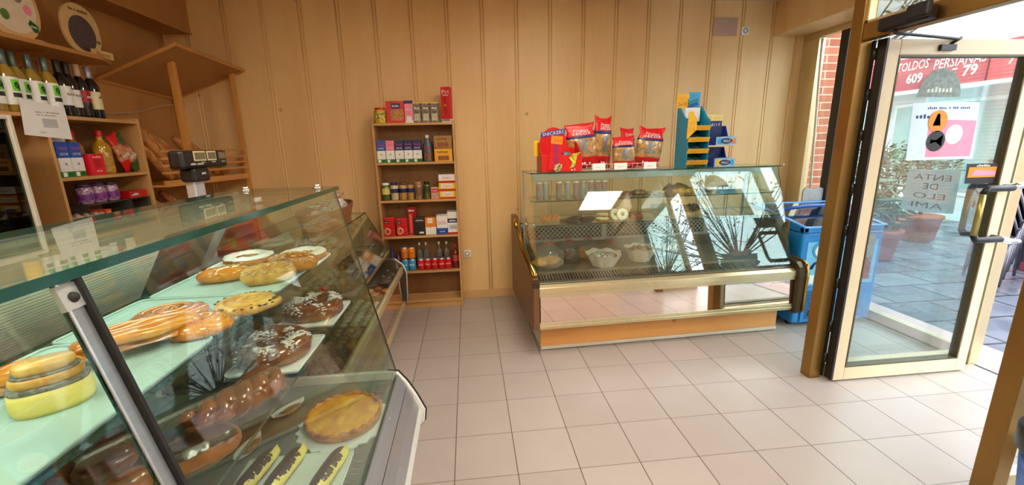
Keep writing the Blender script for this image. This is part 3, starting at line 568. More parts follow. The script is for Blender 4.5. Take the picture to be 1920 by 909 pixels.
# third board: acrylic risers with jars, sweets, egg cartons
ACR = glass('smoked_acrylic', '#B9B2AA', 1.45, .05, .1)
for y0, y1, z, lab in ((2.66, 2.97, 1.235, 'clear acrylic riser carrying the violet jars'), (2.985, 3.15, 1.235, 'clear acrylic riser carrying the red box')):
    t = thing('acrylic_riser', lab, 'riser', (-2.3, (y0+y1)/2, 1.06))
    MB().box(-2.38, -2.21, y0, y1, z-.006, z).build('platform', ACR, t)
    for a, b in ((y0, y0+.005), (y1-.005, y1)): MB().box(-2.38, -2.21, a, b, 1.06, z-.006).build('side_wall', ACR, t)
VIO = mat('violet_sweets', '#5E2A6E', .2, 0, .6, 70, coat=.6, h2='#C9A2B4')
for y, lab in ((2.72, 'dark violet sweet jar, left of three'), (2.81, 'dark violet sweet jar, middle of three'), (2.905, 'violet and pink sweet jar, right of three')):
    onleft(jar(lab, .04, .115, VIO, mat('violet_lid', '#3A2148', .4), mat('violet_label', '#8A3AA0', .4, 0, .5, 60), (.2, .5), 'violet sweet jars', 'sweet_jar'), y, 1.235, -2.26)
onleft(pack('sweet_box', 'long flat red sweet box beside the violet jars', 'box', .15, .08, .046, [(1, RED)], None, [(.05, .55, .2, .8, DRED)], [('regaliz', .3, .5, .4, .4, WHITE)]), 3.07, 1.235, -2.26)
EGG = mat('egg_pulp', '#B99E96', .85, 0, .15, 40, bump=.4)
def eggs(lab):
    t = thing('egg_carton', lab, 'egg carton', group='egg cartons in a pile')
    def top(u, v): x = -.14+.28*u; y = -.05+.1*v; return (x, y, .035+.026*abs(math.sin(PI*(u*5)))*abs(math.sin(PI*(v*2)))**.6)
    MB().surf(top, 41, 13).build('lid', EGG, t); MB().box(-.14, .14, -.05, .05, 0, .034).build('tray', EGG, t, .006)
    MB().box(.1, .143, -.053, .053, .012, .066).build('paper_band', mat('orange_red_band', '#E8582A', .5), t); text(t, '12', .025, .03, TM((.122, -.0536, .04), (1, 0, 0), (0, 0, 1)), WHITE)
    return t
onleft(eggs('upper egg carton with orange band'), 2.66, 1.128, -2.255); onleft(eggs('lower egg carton with orange band'), 2.66, 1.061, -2.255)
for y, lab, m in ((2.95, 'small red tub under the riser', RED), (3.02, 'small white tub under the riser', WHITE), (3.09, 'small pale green tub under the riser', mat('pale_green_tub', '#C5CDA6', .4))):
    onleft(jar(lab, .03, .07, m, NAVY if m is WHITE else WHITE, None, name='sweet_tub', cat='tub'), y, 1.0605, -2.23)
# sign shelf above
t = thing('wall_shelf', 'high wooden wall shelf carrying two round bread signs', 'shelf', (-2.35, 2.6, 2.1))
MB().prism([(-2.499, 1.6), (-2.2, 1.6), (-2.2, 3.0), (-2.27, 3.16), (-2.499, 3.16)], 'z', 2.085, 2.108).build('board', WALLY, t, .002)
for y in (1.9, 2.75): MB().prism([(-2.498, 1.98), (-2.498, 2.084), (-2.3, 2.084)], 'y', y, y+.02).build('bracket', WALLY, t)
def sign(y, z, r, stretch_, face, lab, base):
    t = thing('display_sign', lab, 'sign', (-2.28, y, 2.108), 'round bread signs on the high shelf')
    MB().prism(rrect(y, z, r*2*.9, r*2*stretch_, r*.88, 8), 'x', -2.292, -2.28).build('round_board', mat('sign_board', '#D8B478', .5, 0, .1, 8), t, .001)
    MB().box(-2.32, -2.25, y-.1, y+.1, 2.1085, 2.125).build('foot', mat('sign_board', '#D8B478', .5), t, .002)
    return t
s1 = sign(2.6, 2.27, .16, 1.0, 0, 'pale oval sign with small green and pink pictures on the high shelf', 0)
MB().prism(ell(2.6, 2.28, .125, .14), 'x', -2.2795, -2.279).build('sign_face', mat('pale_sign_face', '#E4D3B8', .5, 0, .1, 12), s1)
for (y, z, m) in ((2.64, 2.32, GREY), (2.555, 2.22, mat('leaf_print', '#5F8A3A', .5, 0, .4, 60)), (2.68, 2.27, PINK)): MB().prism(ell(y, z, .022, .026, 16), 'x', -2.2788, -2.2783).build('picture', m, s1)
gl = MB().prism([(2.665, 2.20), (2.68, 2.225), (2.72, 2.2), (2.715, 2.165), (2.69, 2.165)], 'x', -2.2788, -2.2783).build('picture', mat('dark_green_print', '#1D5B2A', .5), s1); text(s1, 'Bimbo', .035, .012, right(-2.278, 2.693, 2.193), WHITE); text(s1, 'pan del dia', .06, .01, right(-2.2785, 2.6, 2.39), GREY)
s2 = sign(3.0, 2.255, .145, 1.0, 0, 'round wooden sign with dark seed picture on the high shelf', 0)
MB().prism(ell(3.0, 2.235, .092, .1), 'x', -2.2795, -2.279).build('sign_face', mat('seed_print', '#5A4A4E', .7, 0, .45, 120, bump=.3), s2)
text(s2, 'Pan & Cereales', .13, .016, right(-2.2785, 3.0, 2.362), BROWN); MB().box(-2.25, -2.238, 2.99, 3.14, 2.1085, 2.15).build('name_strip', mat('sign_board', '#D8B478', .5), s2); text(s2, 'Moment', .1, .022, right(-2.2375, 3.065, 2.129), BROWN)
MB().prism(ell(3.105, 2.205, .014, .012, 12), 'x', -2.2795, -2.2785).build('picture', mat('leaf_print', '#5F8A3A', .5), s2)
# ------------------------------------------------------------------ bread rack with pitched canopy
t = thing('bread_rack', 'wooden bread rack with sloping canopy in the left corner', 'bread rack', (-2.28, 3.65, 0))
a, b, c, d = (-2.49, 3.30, 2.02), (-1.93, 3.27, 2.235), (-1.89, 4.08, 2.2), (-2.49, 4.08, 1.975)
MB().slab(a, b, c, d, .012).build('canopy', WALLY, t)
e = MB()
for p, q in ((a, b), (b, c), (c, d), (d, a)): e.tube([Vector(p)+Vector((0, 0, .004)), Vector(q)+Vector((0, 0, .004))], .014, 4, 0, False)
e.build('canopy_edge', PINEY, t)
MB().box(-2.125, -2.085, 3.46, 3.5, 0, 2.165).build('post', PINE, t, .003); MB().box(-2.0, -1.965, 4.03, 4.065, 0, 2.175).build('post', PINE, t, .003)
MB().box(-2.49, -2.455, 3.2, 3.235, 0, 1.98).build('post', PINE, t, .003); MB().box(-2.49, -2.455, 4.04, 4.075, 0, 1.97).build('post', PINE, t, .003)
def rail(z0, z1, nm='rail', w=.024): return MB().slab((-2.128, 3.19, z0), (-1.99, 4.06, z0), (-1.99, 4.06, z1), (-2.128, 3.19, z1), w).build(nm, PINEY, t, .002)
rail(1.285, 1.33, 'shelf_rail')
for z in (1.375, 1.425, 1.475, 1.525): rail(z, z+.017)
MB().prism([(-2.49, 3.2), (-2.13, 3.2), (-2.0, 4.06), (-2.49, 4.06)], 'z', 1.285, 1.3).build('shelf_board', PINEY, t)
MB().prism([(-2.49, 3.2), (-2.13, 3.2), (-2.0, 4.06), (-2.49, 4.06)], 'z', .88, .9).build('shelf_board', PINEY, t)
CRUST = mat('baguette_crust', '#C58744', .6, 0, .3, 26, bump=.5, h2='#A8652A'); CRUSTD = mat('baguette_crust_dark', '#B5702F', .55, 0, .3, 26, bump=.5)
def baguette(p, q, r, lab, group, m):
    P, Q = Vector(p), Vector(q); mid = (P+Q)/2; t = thing('baguette', lab, 'bread', p, group); path = []; rr = []
    for k in range(15):
        u = k/14; path.append(P.lerp(Q, u)+Vector((0, .012*math.sin(PI*u), .006*math.sin(PI*u)))); rr.append(r*(.18+.82*math.sin(PI*min(1, max(0, .06+u*.88)))**.45)*(1+.06*math.sin(u*30)))
    MB().tube(path, rr, 10).build('crust', m, t)
    for k in range(4):
        u = .2+.19*k; c_ = P.lerp(Q, u); dd = (Q-P).normalized(); sd = dd.cross(Vector((1, 0, 0))).normalized() if abs(dd.x) < .9 else Vector((0, 1, 0))
        MB().tube([c_-dd*.03+Vector((r*.93, 0, 0))-sd*r*.25, c_+Vector((r*1.0, 0, 0)), c_+dd*.03+Vector((r*.93, 0, 0))+sd*r*.25], [.002, .006, .002], 5).build('score', mat('pale_crumb', '#DDB06E', .7), t)
    return t
upper = [((-2.16, 3.42, 1.335), (-2.3, 3.22, 1.74)), ((-2.2, 3.55, 1.335), (-2.32, 3.3, 1.72)), ((-2.17, 3.36, 1.335), (-2.3, 3.2, 1.62)), ((-2.18, 3.68, 1.335), (-2.34, 3.42, 1.68)), ((-2.15, 3.78, 1.335), (-2.28, 3.62, 1.64)), ((-2.13, 3.86, 1.335), (-2.26, 3.7, 1.62)), ((-2.11, 3.94, 1.335), (-2.25, 3.8, 1.55)), ((-2.25, 3.62, 1.335), (-2.4, 3.36, 1.7))]
names = ('leaning nearest the wine shelf', 'second from the wine shelf', 'low and short beside the wine shelf', 'just left of the rack post', 'just right of the rack post', 'behind the scale display', 'furthest to the right', 'at the back of the rack')
for (p, q), n in zip(upper, names): baguette(p, q, .036, 'golden baguette on the upper rack shelf, '+n, 'baguettes on the upper rack shelf', CRUST)
for i, ((p, q), n) in enumerate(zip([((-2.2, 3.5, .905), (-2.3, 3.2, 1.24)), ((-2.16, 3.62, .905), (-2.28, 3.36, 1.24)), ((-2.3, 3.72, .905), (-2.4, 3.45, 1.22))], ('leftmost', 'middle', 'rearmost'))): baguette(p, q, .034, 'dark baguette on the lower rack shelf, '+n+' of three', 'baguettes on the lower rack shelf', CRUSTD)
tag(MB().tube([(-2.488, 3.17, 1.80), (-2.486, 3.35, 1.80), (-2.482, 3.6, 1.83), (-2.46, 3.85, 1.9), (-2.42, 4.075, 1.93)], .004, 6).build('cable', mat('beige_cable', '#CDB59A', .5), None), 'thin beige cable running along the left wall under the canopy', 'cable')
# ------------------------------------------------------------------ drinks fridge at the left edge
t = thing('drinks_fridge', 'tall fridge with dark glass door and white trim at the left edge', 'fridge', (-2.25, 1.8, 0))
FRW = mat('fridge_white', '#D8D2C2', .4, 0, .05)
MB().box(-2.49, -2.05, 1.45, 2.15, .02, 1.72).build('cabinet', FRW, t, .006)
dr = MB().box(-2.048, -2.0, 1.45, 1.47, .1, 1.70).box(-2.048, -2.0, 2.13, 2.15, .1, 1.70).box(-2.048, -2.0, 1.47, 2.13, .1, .14).box(-2.048, -2.0, 1.47, 2.13, 1.68, 1.70).build('door', FRW, t, .004)
MB().box(-2.02, -2.012, 1.47, 2.13, .14, 1.68).build('door_glass', glass('fridge_glass', '#8FA093', 1.5), dr)
MB().box(-2.0495, -2.03, 1.47, 1.53, .14, 1.68).box(-2.0495, -2.03, 2.06, 2.13, .14, 1.68).build('door_seal', mat('dark_seal', '#2A241F', .6), dr)
MB().box(-2.0497, -2.045, 1.53, 2.06, .14, 1.68).build('liner', mat('fridge_liner', '#8C968A', .35, .1, .5, 5, stretch=(1, 6, .6), h2='#4A5048'), t)
for z in (.5, .85, 1.2): MB().box(-2.044, -2.034, 1.53, 2.06, z, z+.012).build('wire_shelf', STEEL, t)
# ------------------------------------------------------------------ shop scale on the far counter
t = thing('shop_scale', 'black shop scale display on a silver column behind the glass counters', 'scale', (-1.17, 1.93, 1.04))
hy = Vector((.15, 1, 0)).normalized()
MB().box(-1.30, -1.08, 1.82, 2.08, 1.0245, 1.06).build('weighing_base', BLACKP, t, .01)
MB().prism([(-1.165, 1.865), (-1.125, 1.86), (-1.125, 1.93), (-1.165, 1.93)], 'z', 1.06, 1.43).build('column', mat('silver_grey_paint', '#C2C6CE', .35, .4, .04), t, .006)
hd = MB().box(-1.165, -1.11, 1.79, 2.105, 1.455, 1.528).box(-1.165, -1.105, 1.84, 1.95, 1.40, 1.457).build('display_head', BLACKP, t, .012)
LCD = mat('lcd_glass', '#6E6650', .2, 0, .1); CRF = mat('cream_frame', '#D9C79A', .5)
for y0, y1 in ((1.86, 1.94), (1.95, 2.015), (2.025, 2.09)):
    MB().box(-1.1095, -1.107, y0, y1, 1.485, 1.525).build('display_frame', CRF if y0 < 2.0 else DKGREY, hd); MB().box(-1.1065, -1.1055, y0+.006, y1-.006, 1.491, 1.519).build('display_screen', LCD, hd)
    text(hd, '0,00', .03, .006, right(-1.1065, y1-.025, 1.479), CRF)
text(hd, 'GRUPO EPELSA', .085, .008, right(-1.108, 1.875, 1.474), WHITE); text(hd, 'epelsa', .03, .01, right(-1.1035, 1.9, 1.435), WHITE)
def xf(s, M): s.v = [tuple(M @ Vector(p)) for p in s.v]; return s
MB.xf = xf
RZ = lambda a: Matrix.Rotation(a, 4, 'Z')
# ------------------------------------------------------------------ right glass display case (turned a few degrees off the wall)
TH2 = math.radians(2.0); M2 = Matrix.Translation((.462, 2.745, 0)) @ RZ(TH2)
def in2(o, u, v, z, rz=0): p = M2 @ Vector((u, v, z+.0006)); return place(o, p.x, p.y, p.z, TH2+rz)
L2 = 2.0
t = thing('display_case', 'long glass display case with mirror front and wood base, right of the grocery shelf', 'display case', M2 @ Vector((L2/2, .55, 0)))
MB().box(.03, L2-.01, .14, 1.08, .012, .2).xf(M2).build('plinth', mat('cream_plinth', '#D8CDB6', .5, 0, .05, 5), t, .003)
MB().box(.03, L2-.01, .122, .139, .034, .215).xf(M2).build('kick_panel', wood('orange_laminate', '#E2A865', '#D2944F', 'x', .4, 2.5, .2), t, .002)
MB().box(.03, L2-.01, .112, .13, .008, .033).xf(M2).build('kick_strip', mat('pale_aluminium', '#E6DFCE', .35, .5, .04), t, .002)
MB().box(.0, L2, .02, .12, .215, .23).box(.0, L2, .0, .03, .222, .272).box(.0, L2, -.006, .0, .235, .25).xf(M2).build('lower_rail', mat('champagne_rail', '#D2C6A0', .3, .6, .06), t, .003)
MB().box(.0, L2, .0, .04, .468, .5).prism([(-.004, .5), (.04, .5), (.05, .545), (.03, .552), (.0, .535)], 'x', 0, L2).xf(M2).build('upper_rail', mat('champagne_rail', '#D2C6A0', .3, .6, .06), t, .002)
mir_ = MB().slab((.008, .006, .272), (L2-.008, .006, .272), (L2-.008, .014, .468), (.008, .014, .468), .004).xf(M2).build('mirror_panel', mat('rose_mirror', '#F2DCD2', .03, 1, 0), t)
def f2(v, u, z): return M2 @ TM((u, v, z), (1, 0, 0), (0, 0, 1))
text(mir_, 'GAFELL', .1, .022, f2(.0095, 1.87, .435), mat('brown_etch', '#6B4A48', .5))
MB().tube([(1.87+x, .0092, .435+z) for x, z in rrect(0, 0, .125, .034, .012, 3)], .0012, 4, closed=True).xf(M2).build('lettering', mat('brown_etch', '#6B4A48', .5), mir_)
# body under the deck, deck with slotted grille
MB().box(.0, L2, .05, 1.08, .2, .56).xf(M2).build('body', BROWNM, t)
MB().box(.0, L2, .175, .78, .575, .592).box(.0, L2, .78, .8, .575, .68).xf(M2).build('deck', STEELD, t)
g = MB().slab((.004, .05, .552), (L2-.004, .05, .552), (L2-.004, .07, .558), (.004, .07, .558), .008).slab((.004, .155, .585), (L2-.004, .155, .585), (L2-.004, .185, .592), (.004, .185, .592), .008)
for k in range(92): u_ = .006+k*(L2-.02)/91; g.slab((u_, .068, .557), (u_+.0095, .068, .557), (u_+.0095, .157, .586), (u_, .157, .586), .007)
g.xf(M2).build('grille', STEEL, t); MB().slab((0, .06, .545), (L2, .06, .545), (L2, .165, .578), (0, .165, .578), .004).xf(M2).build('grille_trough', INK, t)
# perforated grey back with a row of lattice openings
bk = MB().box(.0, L2, .8, .806, .66, .70); k = 0; pch = .041
LG = mat('pale_grey_enamel', '#C4C9CC', .35, .1, .04)
for r in range(3):
    for c in range(int(L2/pch)):
        x, z = (c+.5)*pch, .715+r*pch; h = pch/2
        if c % 24 == 18: bk.box(x-h, x+h, .8, .806, z-h, z+h); continue
        for sx, sz in ((1, 1), (1, -1), (-1, 1), (-1, -1)):   # four diagonal ribs and rounded corners leave petal holes
            bk.prism([(x+sx*h*.12, z+sz*h*.30), (x+sx*h*.30, z+sz*h*.12), (x+sx*h, z+sz*h*.8), (x+sx*h, z+sz*h), (x+sx*h*.8, z+sz*h)], 'y', .8, .806)
        bk.box(x-h*.2, x+h*.2, .8, .806, z-h*.2, z+h*.2)
bk.box(.0, L2, .8, .806, .7, .716-.02).box(0, L2, .8, .806, .715+2.5*pch, .85).xf(M2).build('lattice_panel', LG, t)
MB().box(.0, L2, .85, .856, .58, .85).xf(M2).build('dark_backing', INK, t)
# glass: front, ends, top, two shelves
GL, GE = GLASSC, GEDGE
MB().slab((.01, .045, .582), (L2-.01, .045, .582), (L2-.01, .302, 1.309), (.01, .302, 1.309), .006, 0, 1).xf(M2).build('front_glass', [GL, GE], t)
MB().box(-.005, L2+.005, .285, .66, 1.312, 1.32, [0, 0, 1, 1, 1, 1]).xf(M2).build('top_glass', [GL, GE], t)
for u in (.003, L2-.009): MB().prism([(.06, .58), (.30, 1.305), (.64, 1.305), (.7, .95), (.78, .58)], 'x', u, u+.006).xf(M2).build('end_glass', GL, t)
for z, v0, v1 in ((1.118, .25, .55), (.948, .19, .62)): MB().box(.02, L2-.02, v0, v1, z-.008, z, [0, 0, 1, 1, 1, 1]).xf(M2).build('glass_shelf', [SHELFG, GE], t)
MB().box(.01, L2-.01, .31, .325, 1.262, 1.31).xf(M2).build('lamp_housing', mat('pale_alu', '#CDD3D3', .3, .6, .05), t, .003)
MB().box(.0, L2, .62, .66, 1.285, 1.311).box(.0, .02, .64, .67, .6, 1.3).box(L2-.02, L2, .64, .67, .6, 1.3).xf(M2).build('rear_frame', LG, t, .003)
for u in (.02, .32, .9, 1.5, 2.05): MB().cyl((u, .32, 1.319), (u, .32, 1.326), .009, n=10).xf(M2).build('glass_clip', CHROME, t)
for z, v in ((1.118, .3), (.948, .24)): MB().cyl((-.004, v, z-.004), (.012, v, z-.004), .01, n=8).xf(M2).build('glass_clip', CHROME, t)
MB().prism([(.0, .22), (.0, .575), (.06, .6), (.58, .69), (.84, .87), (.95, .9), (1.08, .9), (1.08, .16), (.1, .2)], 'x', -.045, .0).xf(M2).build('end_panel', BROWNM, t, .004)
MB().tube([(-.022, .84, .885), (-.022, .6, .71), (-.022, .05, .615)], .018, 8).tube([(-.04, .86, .89), (-.04, .78, .835)], .02, 8).xf(M2).build('end_trim', BRASS, t)
MB().box(-.05, .0, -.012, .04, .54, .59).xf(M2).build('corner_cap', mat('dark_bronze', '#4A3A26', .3, .5), t, .006)
rc = [(-.03, .2), (.1, .2), (.14, .3), (.3, .62), (.1, .62), (.02, .605), (-.02, .57), (-.035, .5)]
MB().prism(rc, 'x', L2, L2+.075).xf(M2).build('end_cap', mat('dark_bronze', '#4A3A26', .3, .5), t, .008)
MB().tube([(L2+.066, p[0]-.002, p[1]) for p in [(-.034, .22), (-.036, .5), (-.022, .593), (.02, .608), (.12, .623)]], .011, 8).xf(M2).build('end_trim', BRASS, t)
MB().box(L2-.006, L2+.001, .12, .9, .2, .9).xf(M2).build('end_panel', BROWNM, t, .003)
# ------------------------------------------------------------------ baked goods, built at the origin
def crust(n, h, h2, coat=.5, bump=.5, sc=28, rough=.35): return mat(n, h, rough, 0, .3, sc, bump, coat, h2)
GOLDC = crust('golden_crust', '#D88A28', '#904E12'); GLAZE = crust('orange_glaze', '#E58A18', '#A8520C', .9, .3, 16, .2); YOLK = crust('egg_glaze', '#F2A00E', '#C46808', .9, .2, 12, .18)
PALEC = crust('pale_dough', '#E6BC62', '#C68A34', .2); BROWNC = crust('brown_crust', '#9A5A2C', '#6B3818', .6); REDC = crust('red_brown_glaze', '#9A5630', '#68341A', .8, .3, 18, .2)
CHOC = mat('chocolate', '#2E1A12', .3, 0, .3, 20, coat=.5); DCHOC = mat('dark_cookie', '#33201A', .7, 0, .3, 60, .5)
ICE = mat('white_icing', '#F7F4EC', .35, 0, .08, 40, .4, .3); SUGAR = mat('powder_sugar', '#F2EEEA', .9, 0, .12, 90, .8); CREAMY = mat('custard', '#EFE06A', .4, 0, .15, 30, .3, .3); ALM = mat('almond_flakes', '#EBC98A', .6, 0, .3, 60, .4)
POPPY = mat('poppy_filling', '#8A8578', .8, 0, .6, 160, .5); WHITEC = mat('white_cream', '#F2EBD0', .5, 0, .1, 20)
DOILY = mat('paper_doily', '#F0F3F4', .8, 0, .05, 20)
def N(x, y, z, s=1): return mnoise.noise(Vector((x, y, z))*s)
def ring(lab, R, r, m, top=None, cat='pastry', group=None, hs=.85, name='ring_pastry', amp=.25, fr=14, bits=0, part='icing', ts=1.0, seed=0):
    t = thing(name, lab, cat, group=group)
    def f(u, v, k=1, lift=0):
        a, b = 2*PI*u, 2*PI*v; q = r*k*(1+amp*N(math.cos(a)*2+seed, math.sin(a)*2, math.cos(b), 1.3))
        rr = R+q*math.cos(b); return (rr*math.cos(a), rr*math.sin(a), max(0, r*hs*.8+q*hs*math.sin(b)+lift))
    MB().surf(lambda u, v: f(u, v), 40, 14, True, True).build('dough', m, t)
    if top:
        def g(u, v):
            a = 2*PI*u; w = .5+.5*N(math.cos(a)*3, math.sin(a)*3, seed, fr/8); b = (.09+.05*w)*2*PI*ts+(v)*(.5-.18*ts-.05*w)*2*PI
            p = f(u, b/(2*PI), 1.06, .0015); j = .0025*N(p[0], p[1], v, 90); return (p[0]+j, p[1]+j, p[2]+j)
        MB().surf(g, 64, 8, True, False).build(part, top, t)
    if bits:
        b = MB(); rn = random.Random(seed+3); k = 0
        while k < bits*4:
            u, v = rn.random(), rn.gauss(.25, .1); p = f(u, v); k += 1
            if N(p[0]*22+seed, p[1]*22, 2) < .0+.12*rn.random(): continue
            b.sph(p, (.0035+.003*rn.random(), .003+.003*rn.random(), .002), 5, 3)
        b.build('topping', SUGAR if top is not ICE else ALM, t)
    return t
def spiral(lab, R, turns, r, m, groove, group=None, oval=1.0, fill=None, name='spiral_pastry', cat='pastry', h=1.0, seed=0):
    """one rope of dough wound flat"""
    t = thing(name, lab, cat, group=group); P = []; rr = []; n = int(turns*26)
    for k in range(n+1):
        a = 2*PI*turns*k/n; q = r*.5+(R-r*1.2)*k/n; P.append((q*math.cos(a)*oval, q*math.sin(a), r*.62*h+.35*r*(1-k/n)+.06*r*N(a, seed, 0))); rr.append(r*(1+.1*N(a*.7, seed, 3))*(1.0 if k < n-8 else (n-k+2)/10))
    MB().tube(P, rr, 8, flat=.8).build('dough', m, t)
    MB().lathe([(R*.55, 0), (R*.92, .004), (R*.9, r*.7), (R*.4, r*.9)], 26, M=Matrix.Diagonal((oval, 1, 1, 1))).build('base', groove, t)
    if fill:
        b = MB(); rn = random.Random(seed)
        for k in range(70):
            a = 2*PI*turns*rn.uniform(.15, .95); q = r*.5+(R-r*1.2)*a/(2*PI*turns)+r*rn.uniform(.6, .95); b.sph((q*math.cos(a)*oval, q*math.sin(a), r*1.15*h), (.004, .003, .0022), 6, 4)
        b.build('filling', fill, t)
    return t
def loaf(lab, l, w, h, m, top=None, group=None, name='bread_loaf', cat='bread', rope=0, seed=0, nbits=0, curl=0, part='topping'):
    t = thing(name, lab, cat, group=group)
    def f(u, v, k=1, up=0):
        x = (u-.5)*l; e = max(0., 1-(abs(2*u-1))**2.6)**.5; b = PI*2*v; q = 1+.10*N(x*40+seed, math.cos(b)*1.2, math.sin(b)*1.2)+(.13*math.sin(x*rope+b*1.0) if rope else 0)
        y = w/2*e*q*k*math.cos(b)+curl*(2*u-1)**2; z = h*.42+h*.55*e*q*k*math.sin(b)+up
        return (x, y, max(0, z))
    MB().surf(lambda u, v: f(u, v), 36, 16, False, True).build('dough', m, t)
    if top and not nbits: MB().surf(lambda u, v: f(.08+.84*u, .08+.34*v+.03*N(u*14, v*3, seed), 1.05, .001), 40, 8).build(part, top, t)
    if nbits:
        b = MB(); rn = random.Random(seed+1)
        for k in range(nbits):
            p = f(rn.uniform(.06, .94), rn.uniform(.05, .45), 1.02); b.sph((0, 0, 0), (.006, .0035, .0014), 6, 4, M=Matrix.Translation(p) @ Matrix.Rotation(rn.uniform(0, PI), 4, 'Z') @ Matrix.Rotation(rn.uniform(-.5, .5), 4, 'X'))
        b.build(part, top, t)
    return t
def cookie(lab, r, h, m, group, name='cookie', hole=0, dome=.3, seed=0, cat='cookie', n=18):
    t = thing(name, lab, cat, group=group)
    if hole: MB().surf(lambda u, v: ((r*.62+r*.38*math.cos(2*PI*v))*math.cos(2*PI*u), (r*.62+r*.38*math.cos(2*PI*v))*math.sin(2*PI*u), h/2+h/2*math.sin(2*PI*v)), 22, 10, True, True).build('body', m, t)
    else: MB().lathe([(r*.9, 0), (r, h*.3), (r*.97, h*.7), (r*.7, h), (r*.2, h*(1+dome*.3))], n).build('body', m, t)
    return t
def palmier(lab, w, m, group=None, name='palmier', th=.016):
    t = thing(name, lab, 'pastry', group=group); mb = MB()
    for s in (-1, 1):
        P = []
        for k in range(34):
            a = k/33*2.2*2*PI; q = w*.05+w*.19*k/33; P.append((s*(w*.24)+s*q*math.cos(a)*-1, q*math.sin(a)*1.05, th/2))
        mb.tube(P, w*.055, 6, flat=1.2)
    mb.tube([(0, -w*.3, th/2), (0, w*.12, th/2)], w*.07, 6)
    mb.build('dough', m, t); return t
# ------------------------------------------------------------------ goods inside the right case: upper shelf
TUBE = mat('clear_tube', '#C9CBC8', .1, 0, .25, 50, trans=.45); TUBEP = mat('pink_tube_label', '#B9837E', .4, 0, .5, 60)
ords = ('first', 'second', 'third', 'fourth', 'fifth', 'sixth', 'seventh', 'eighth', 'ninth')
for i, x in enumerate((.524, .577, .676, .745, .81, .868, .925, .978, 1.03)):
    o = thing('spice_tube', ords[i]+' clear tube from the left on the upper glass shelf of the right case', 'tube', group='clear tubes on the upper shelf')
    MB().lathe([(.02, 0), (.0215, .004), (.0215, .03), (.0215, .07), (.0215, .118)], 14, mi=[1, 1, 0, 1]).build('body', [TUBE, TUBEP if i % 2 == 0 or i > 5 else TUBE], o)
    MB().lathe([(.0222, .116), (.0222, .128), (.02, .13)], 14).build('cap', WHITE, o); in2(o, x-.455, .335+.01*(i % 2), 1.118)
def bun(lab, l, w, h, m, group=None, seed=0): return loaf(lab, l, w, h, m, None, group, 'bun', 'bread', 0, seed)
in2(loaf('dark flat loaf beside the white reflection on the upper shelf', .09, .09, .035, BROWNC, seed=2), .78, .4, 1.118)
in2(loaf('brown crusty loaf left of the braided rolls', .13, .1, .042, crust('rye_crust', '#8A6A4A', '#5E4430', 0), seed=4), .885, .4, 1.118)
BR = crust('floury_braid', '#BFAE98', '#9A8468', 0, .4)
for i in range(5): in2(loaf(f'{("first", "second", "third", "fourth", "fifth")[i]} pale floury roll of the row on the upper shelf', .058, .055, .034, BR, group='pale floury rolls', seed=i+9), .955+i*.047, .36+.01*(i % 2), 1.118, .5)
o = thing('pastry_heap', 'heap of yellow pastries under brown paper on the upper shelf', 'pastries')
MB().surf(lambda u, v: ((u-.5)*.28, (v-.5)*.16, .075*max(0, math.sin(PI*u))**.6*max(0, math.sin(PI*v))**.5*(1+.5*N(u*5, v*4, 3))), 24, 14).build('brown_paper', mat('brown_paper', '#8A6A48', .8, 0, .3, 20), o)
for k, (x, w_) in enumerate(((-.06, .05), (-.01, .06), (.05, .06), (.1, .05))): MB().sph((x, -.075, .02), (w_*.6, .028, .022+.008*(k % 2)), 14, 8, 0, .2, 5, k, 0-.02).build('pastry', PALEC, o)
in2(o, 1.21, .4, 1.118)
in2(loaf('dark loaf in the middle right of the upper shelf', .12, .09, .04, BROWNC, seed=14), 1.47, .42, 1.118)
in2(loaf('grey floury loaf at the right end of the upper shelf', .17, .1, .05, crust('grey_crust', '#8A7A6E', '#5E5048', 0), seed=15), 1.64, .42, 1.118)
tag(MB().box(1.52, 1.66, .3, .36, 1.1185, 1.13).xf(M2).build('paper_tray', SKY, None, .003), 'small pale blue tray in front of the grey loaf', 'tray')
# lower shelf
PALM = crust('palmier_orange', '#E08A2C', '#B8601A', .4)
for i, (u, v, ry) in enumerate(((.1, .27, 1.15), (.18, .30, 1.0), (.13, .37, .5))):
    o = palmier(('front orange palmier at the left end of the lower shelf', 'orange palmier right of the front one', 'orange palmier lying behind the front ones')[i], .085, PALM, 'orange palmiers'); in2(o, u, v, .948+(.036 if i < 2 else .012)); o.rotation_euler = (ry if i < 2 else .2, 0, TH2)
in2(loaf('reddish brown flat pastry beside the orange palmiers', .07, .08, .02, crust('cocoa_red', '#6B3A34', '#4A2420', .2), name='flat_pastry', cat='pastry', seed=3), .26, .32, .948)
for i, (u, v, z) in enumerate(((.31, .28, 0), (.34, .37, 0), (.35, .3, .018), (.41, .27, 0), (.45, .34, 0), (.44, .27, .018))):
    in2(cookie(f'{("front left", "rear left", "stacked left", "front right", "rear right", "stacked right")[i]} dark chocolate cookie on the lower shelf', .048, .018, DCHOC, 'dark chocolate cookies', seed=i), u, v, .948+z)
for i, (u, v, z, rx, lab) in enumerate(((.545, .27, .948, 0, 'white iced doughnut lying flat in front, left of four'), (.555, .30, .972, -.15, 'white iced doughnut stacked on the flat one'), (.635, .29, .985, 1.0, 'white iced doughnut standing on edge, seen edge on'), (.70, .28, .985, 1.25, 'white iced doughnut standing upright with its hole showing'))):
    o = ring(lab, .03, .018, PALEC, ICE, 'doughnut', 'white iced doughnuts', .8, 'doughnut', .08, 10); in2(o, u, v, z)
    o.rotation_euler = (rx, (.9 if i == 2 else 0), TH2)
for i, u in enumerate((.8, .85)): in2(loaf(('left', 'right')[i]+' red glazed bun on the lower shelf', .06, .07, .04, crust('red_glaze', '#C2522E', '#8A2E1C', .8), name='bun', seed=i+5, group='red glazed buns'), u, .3, .948)
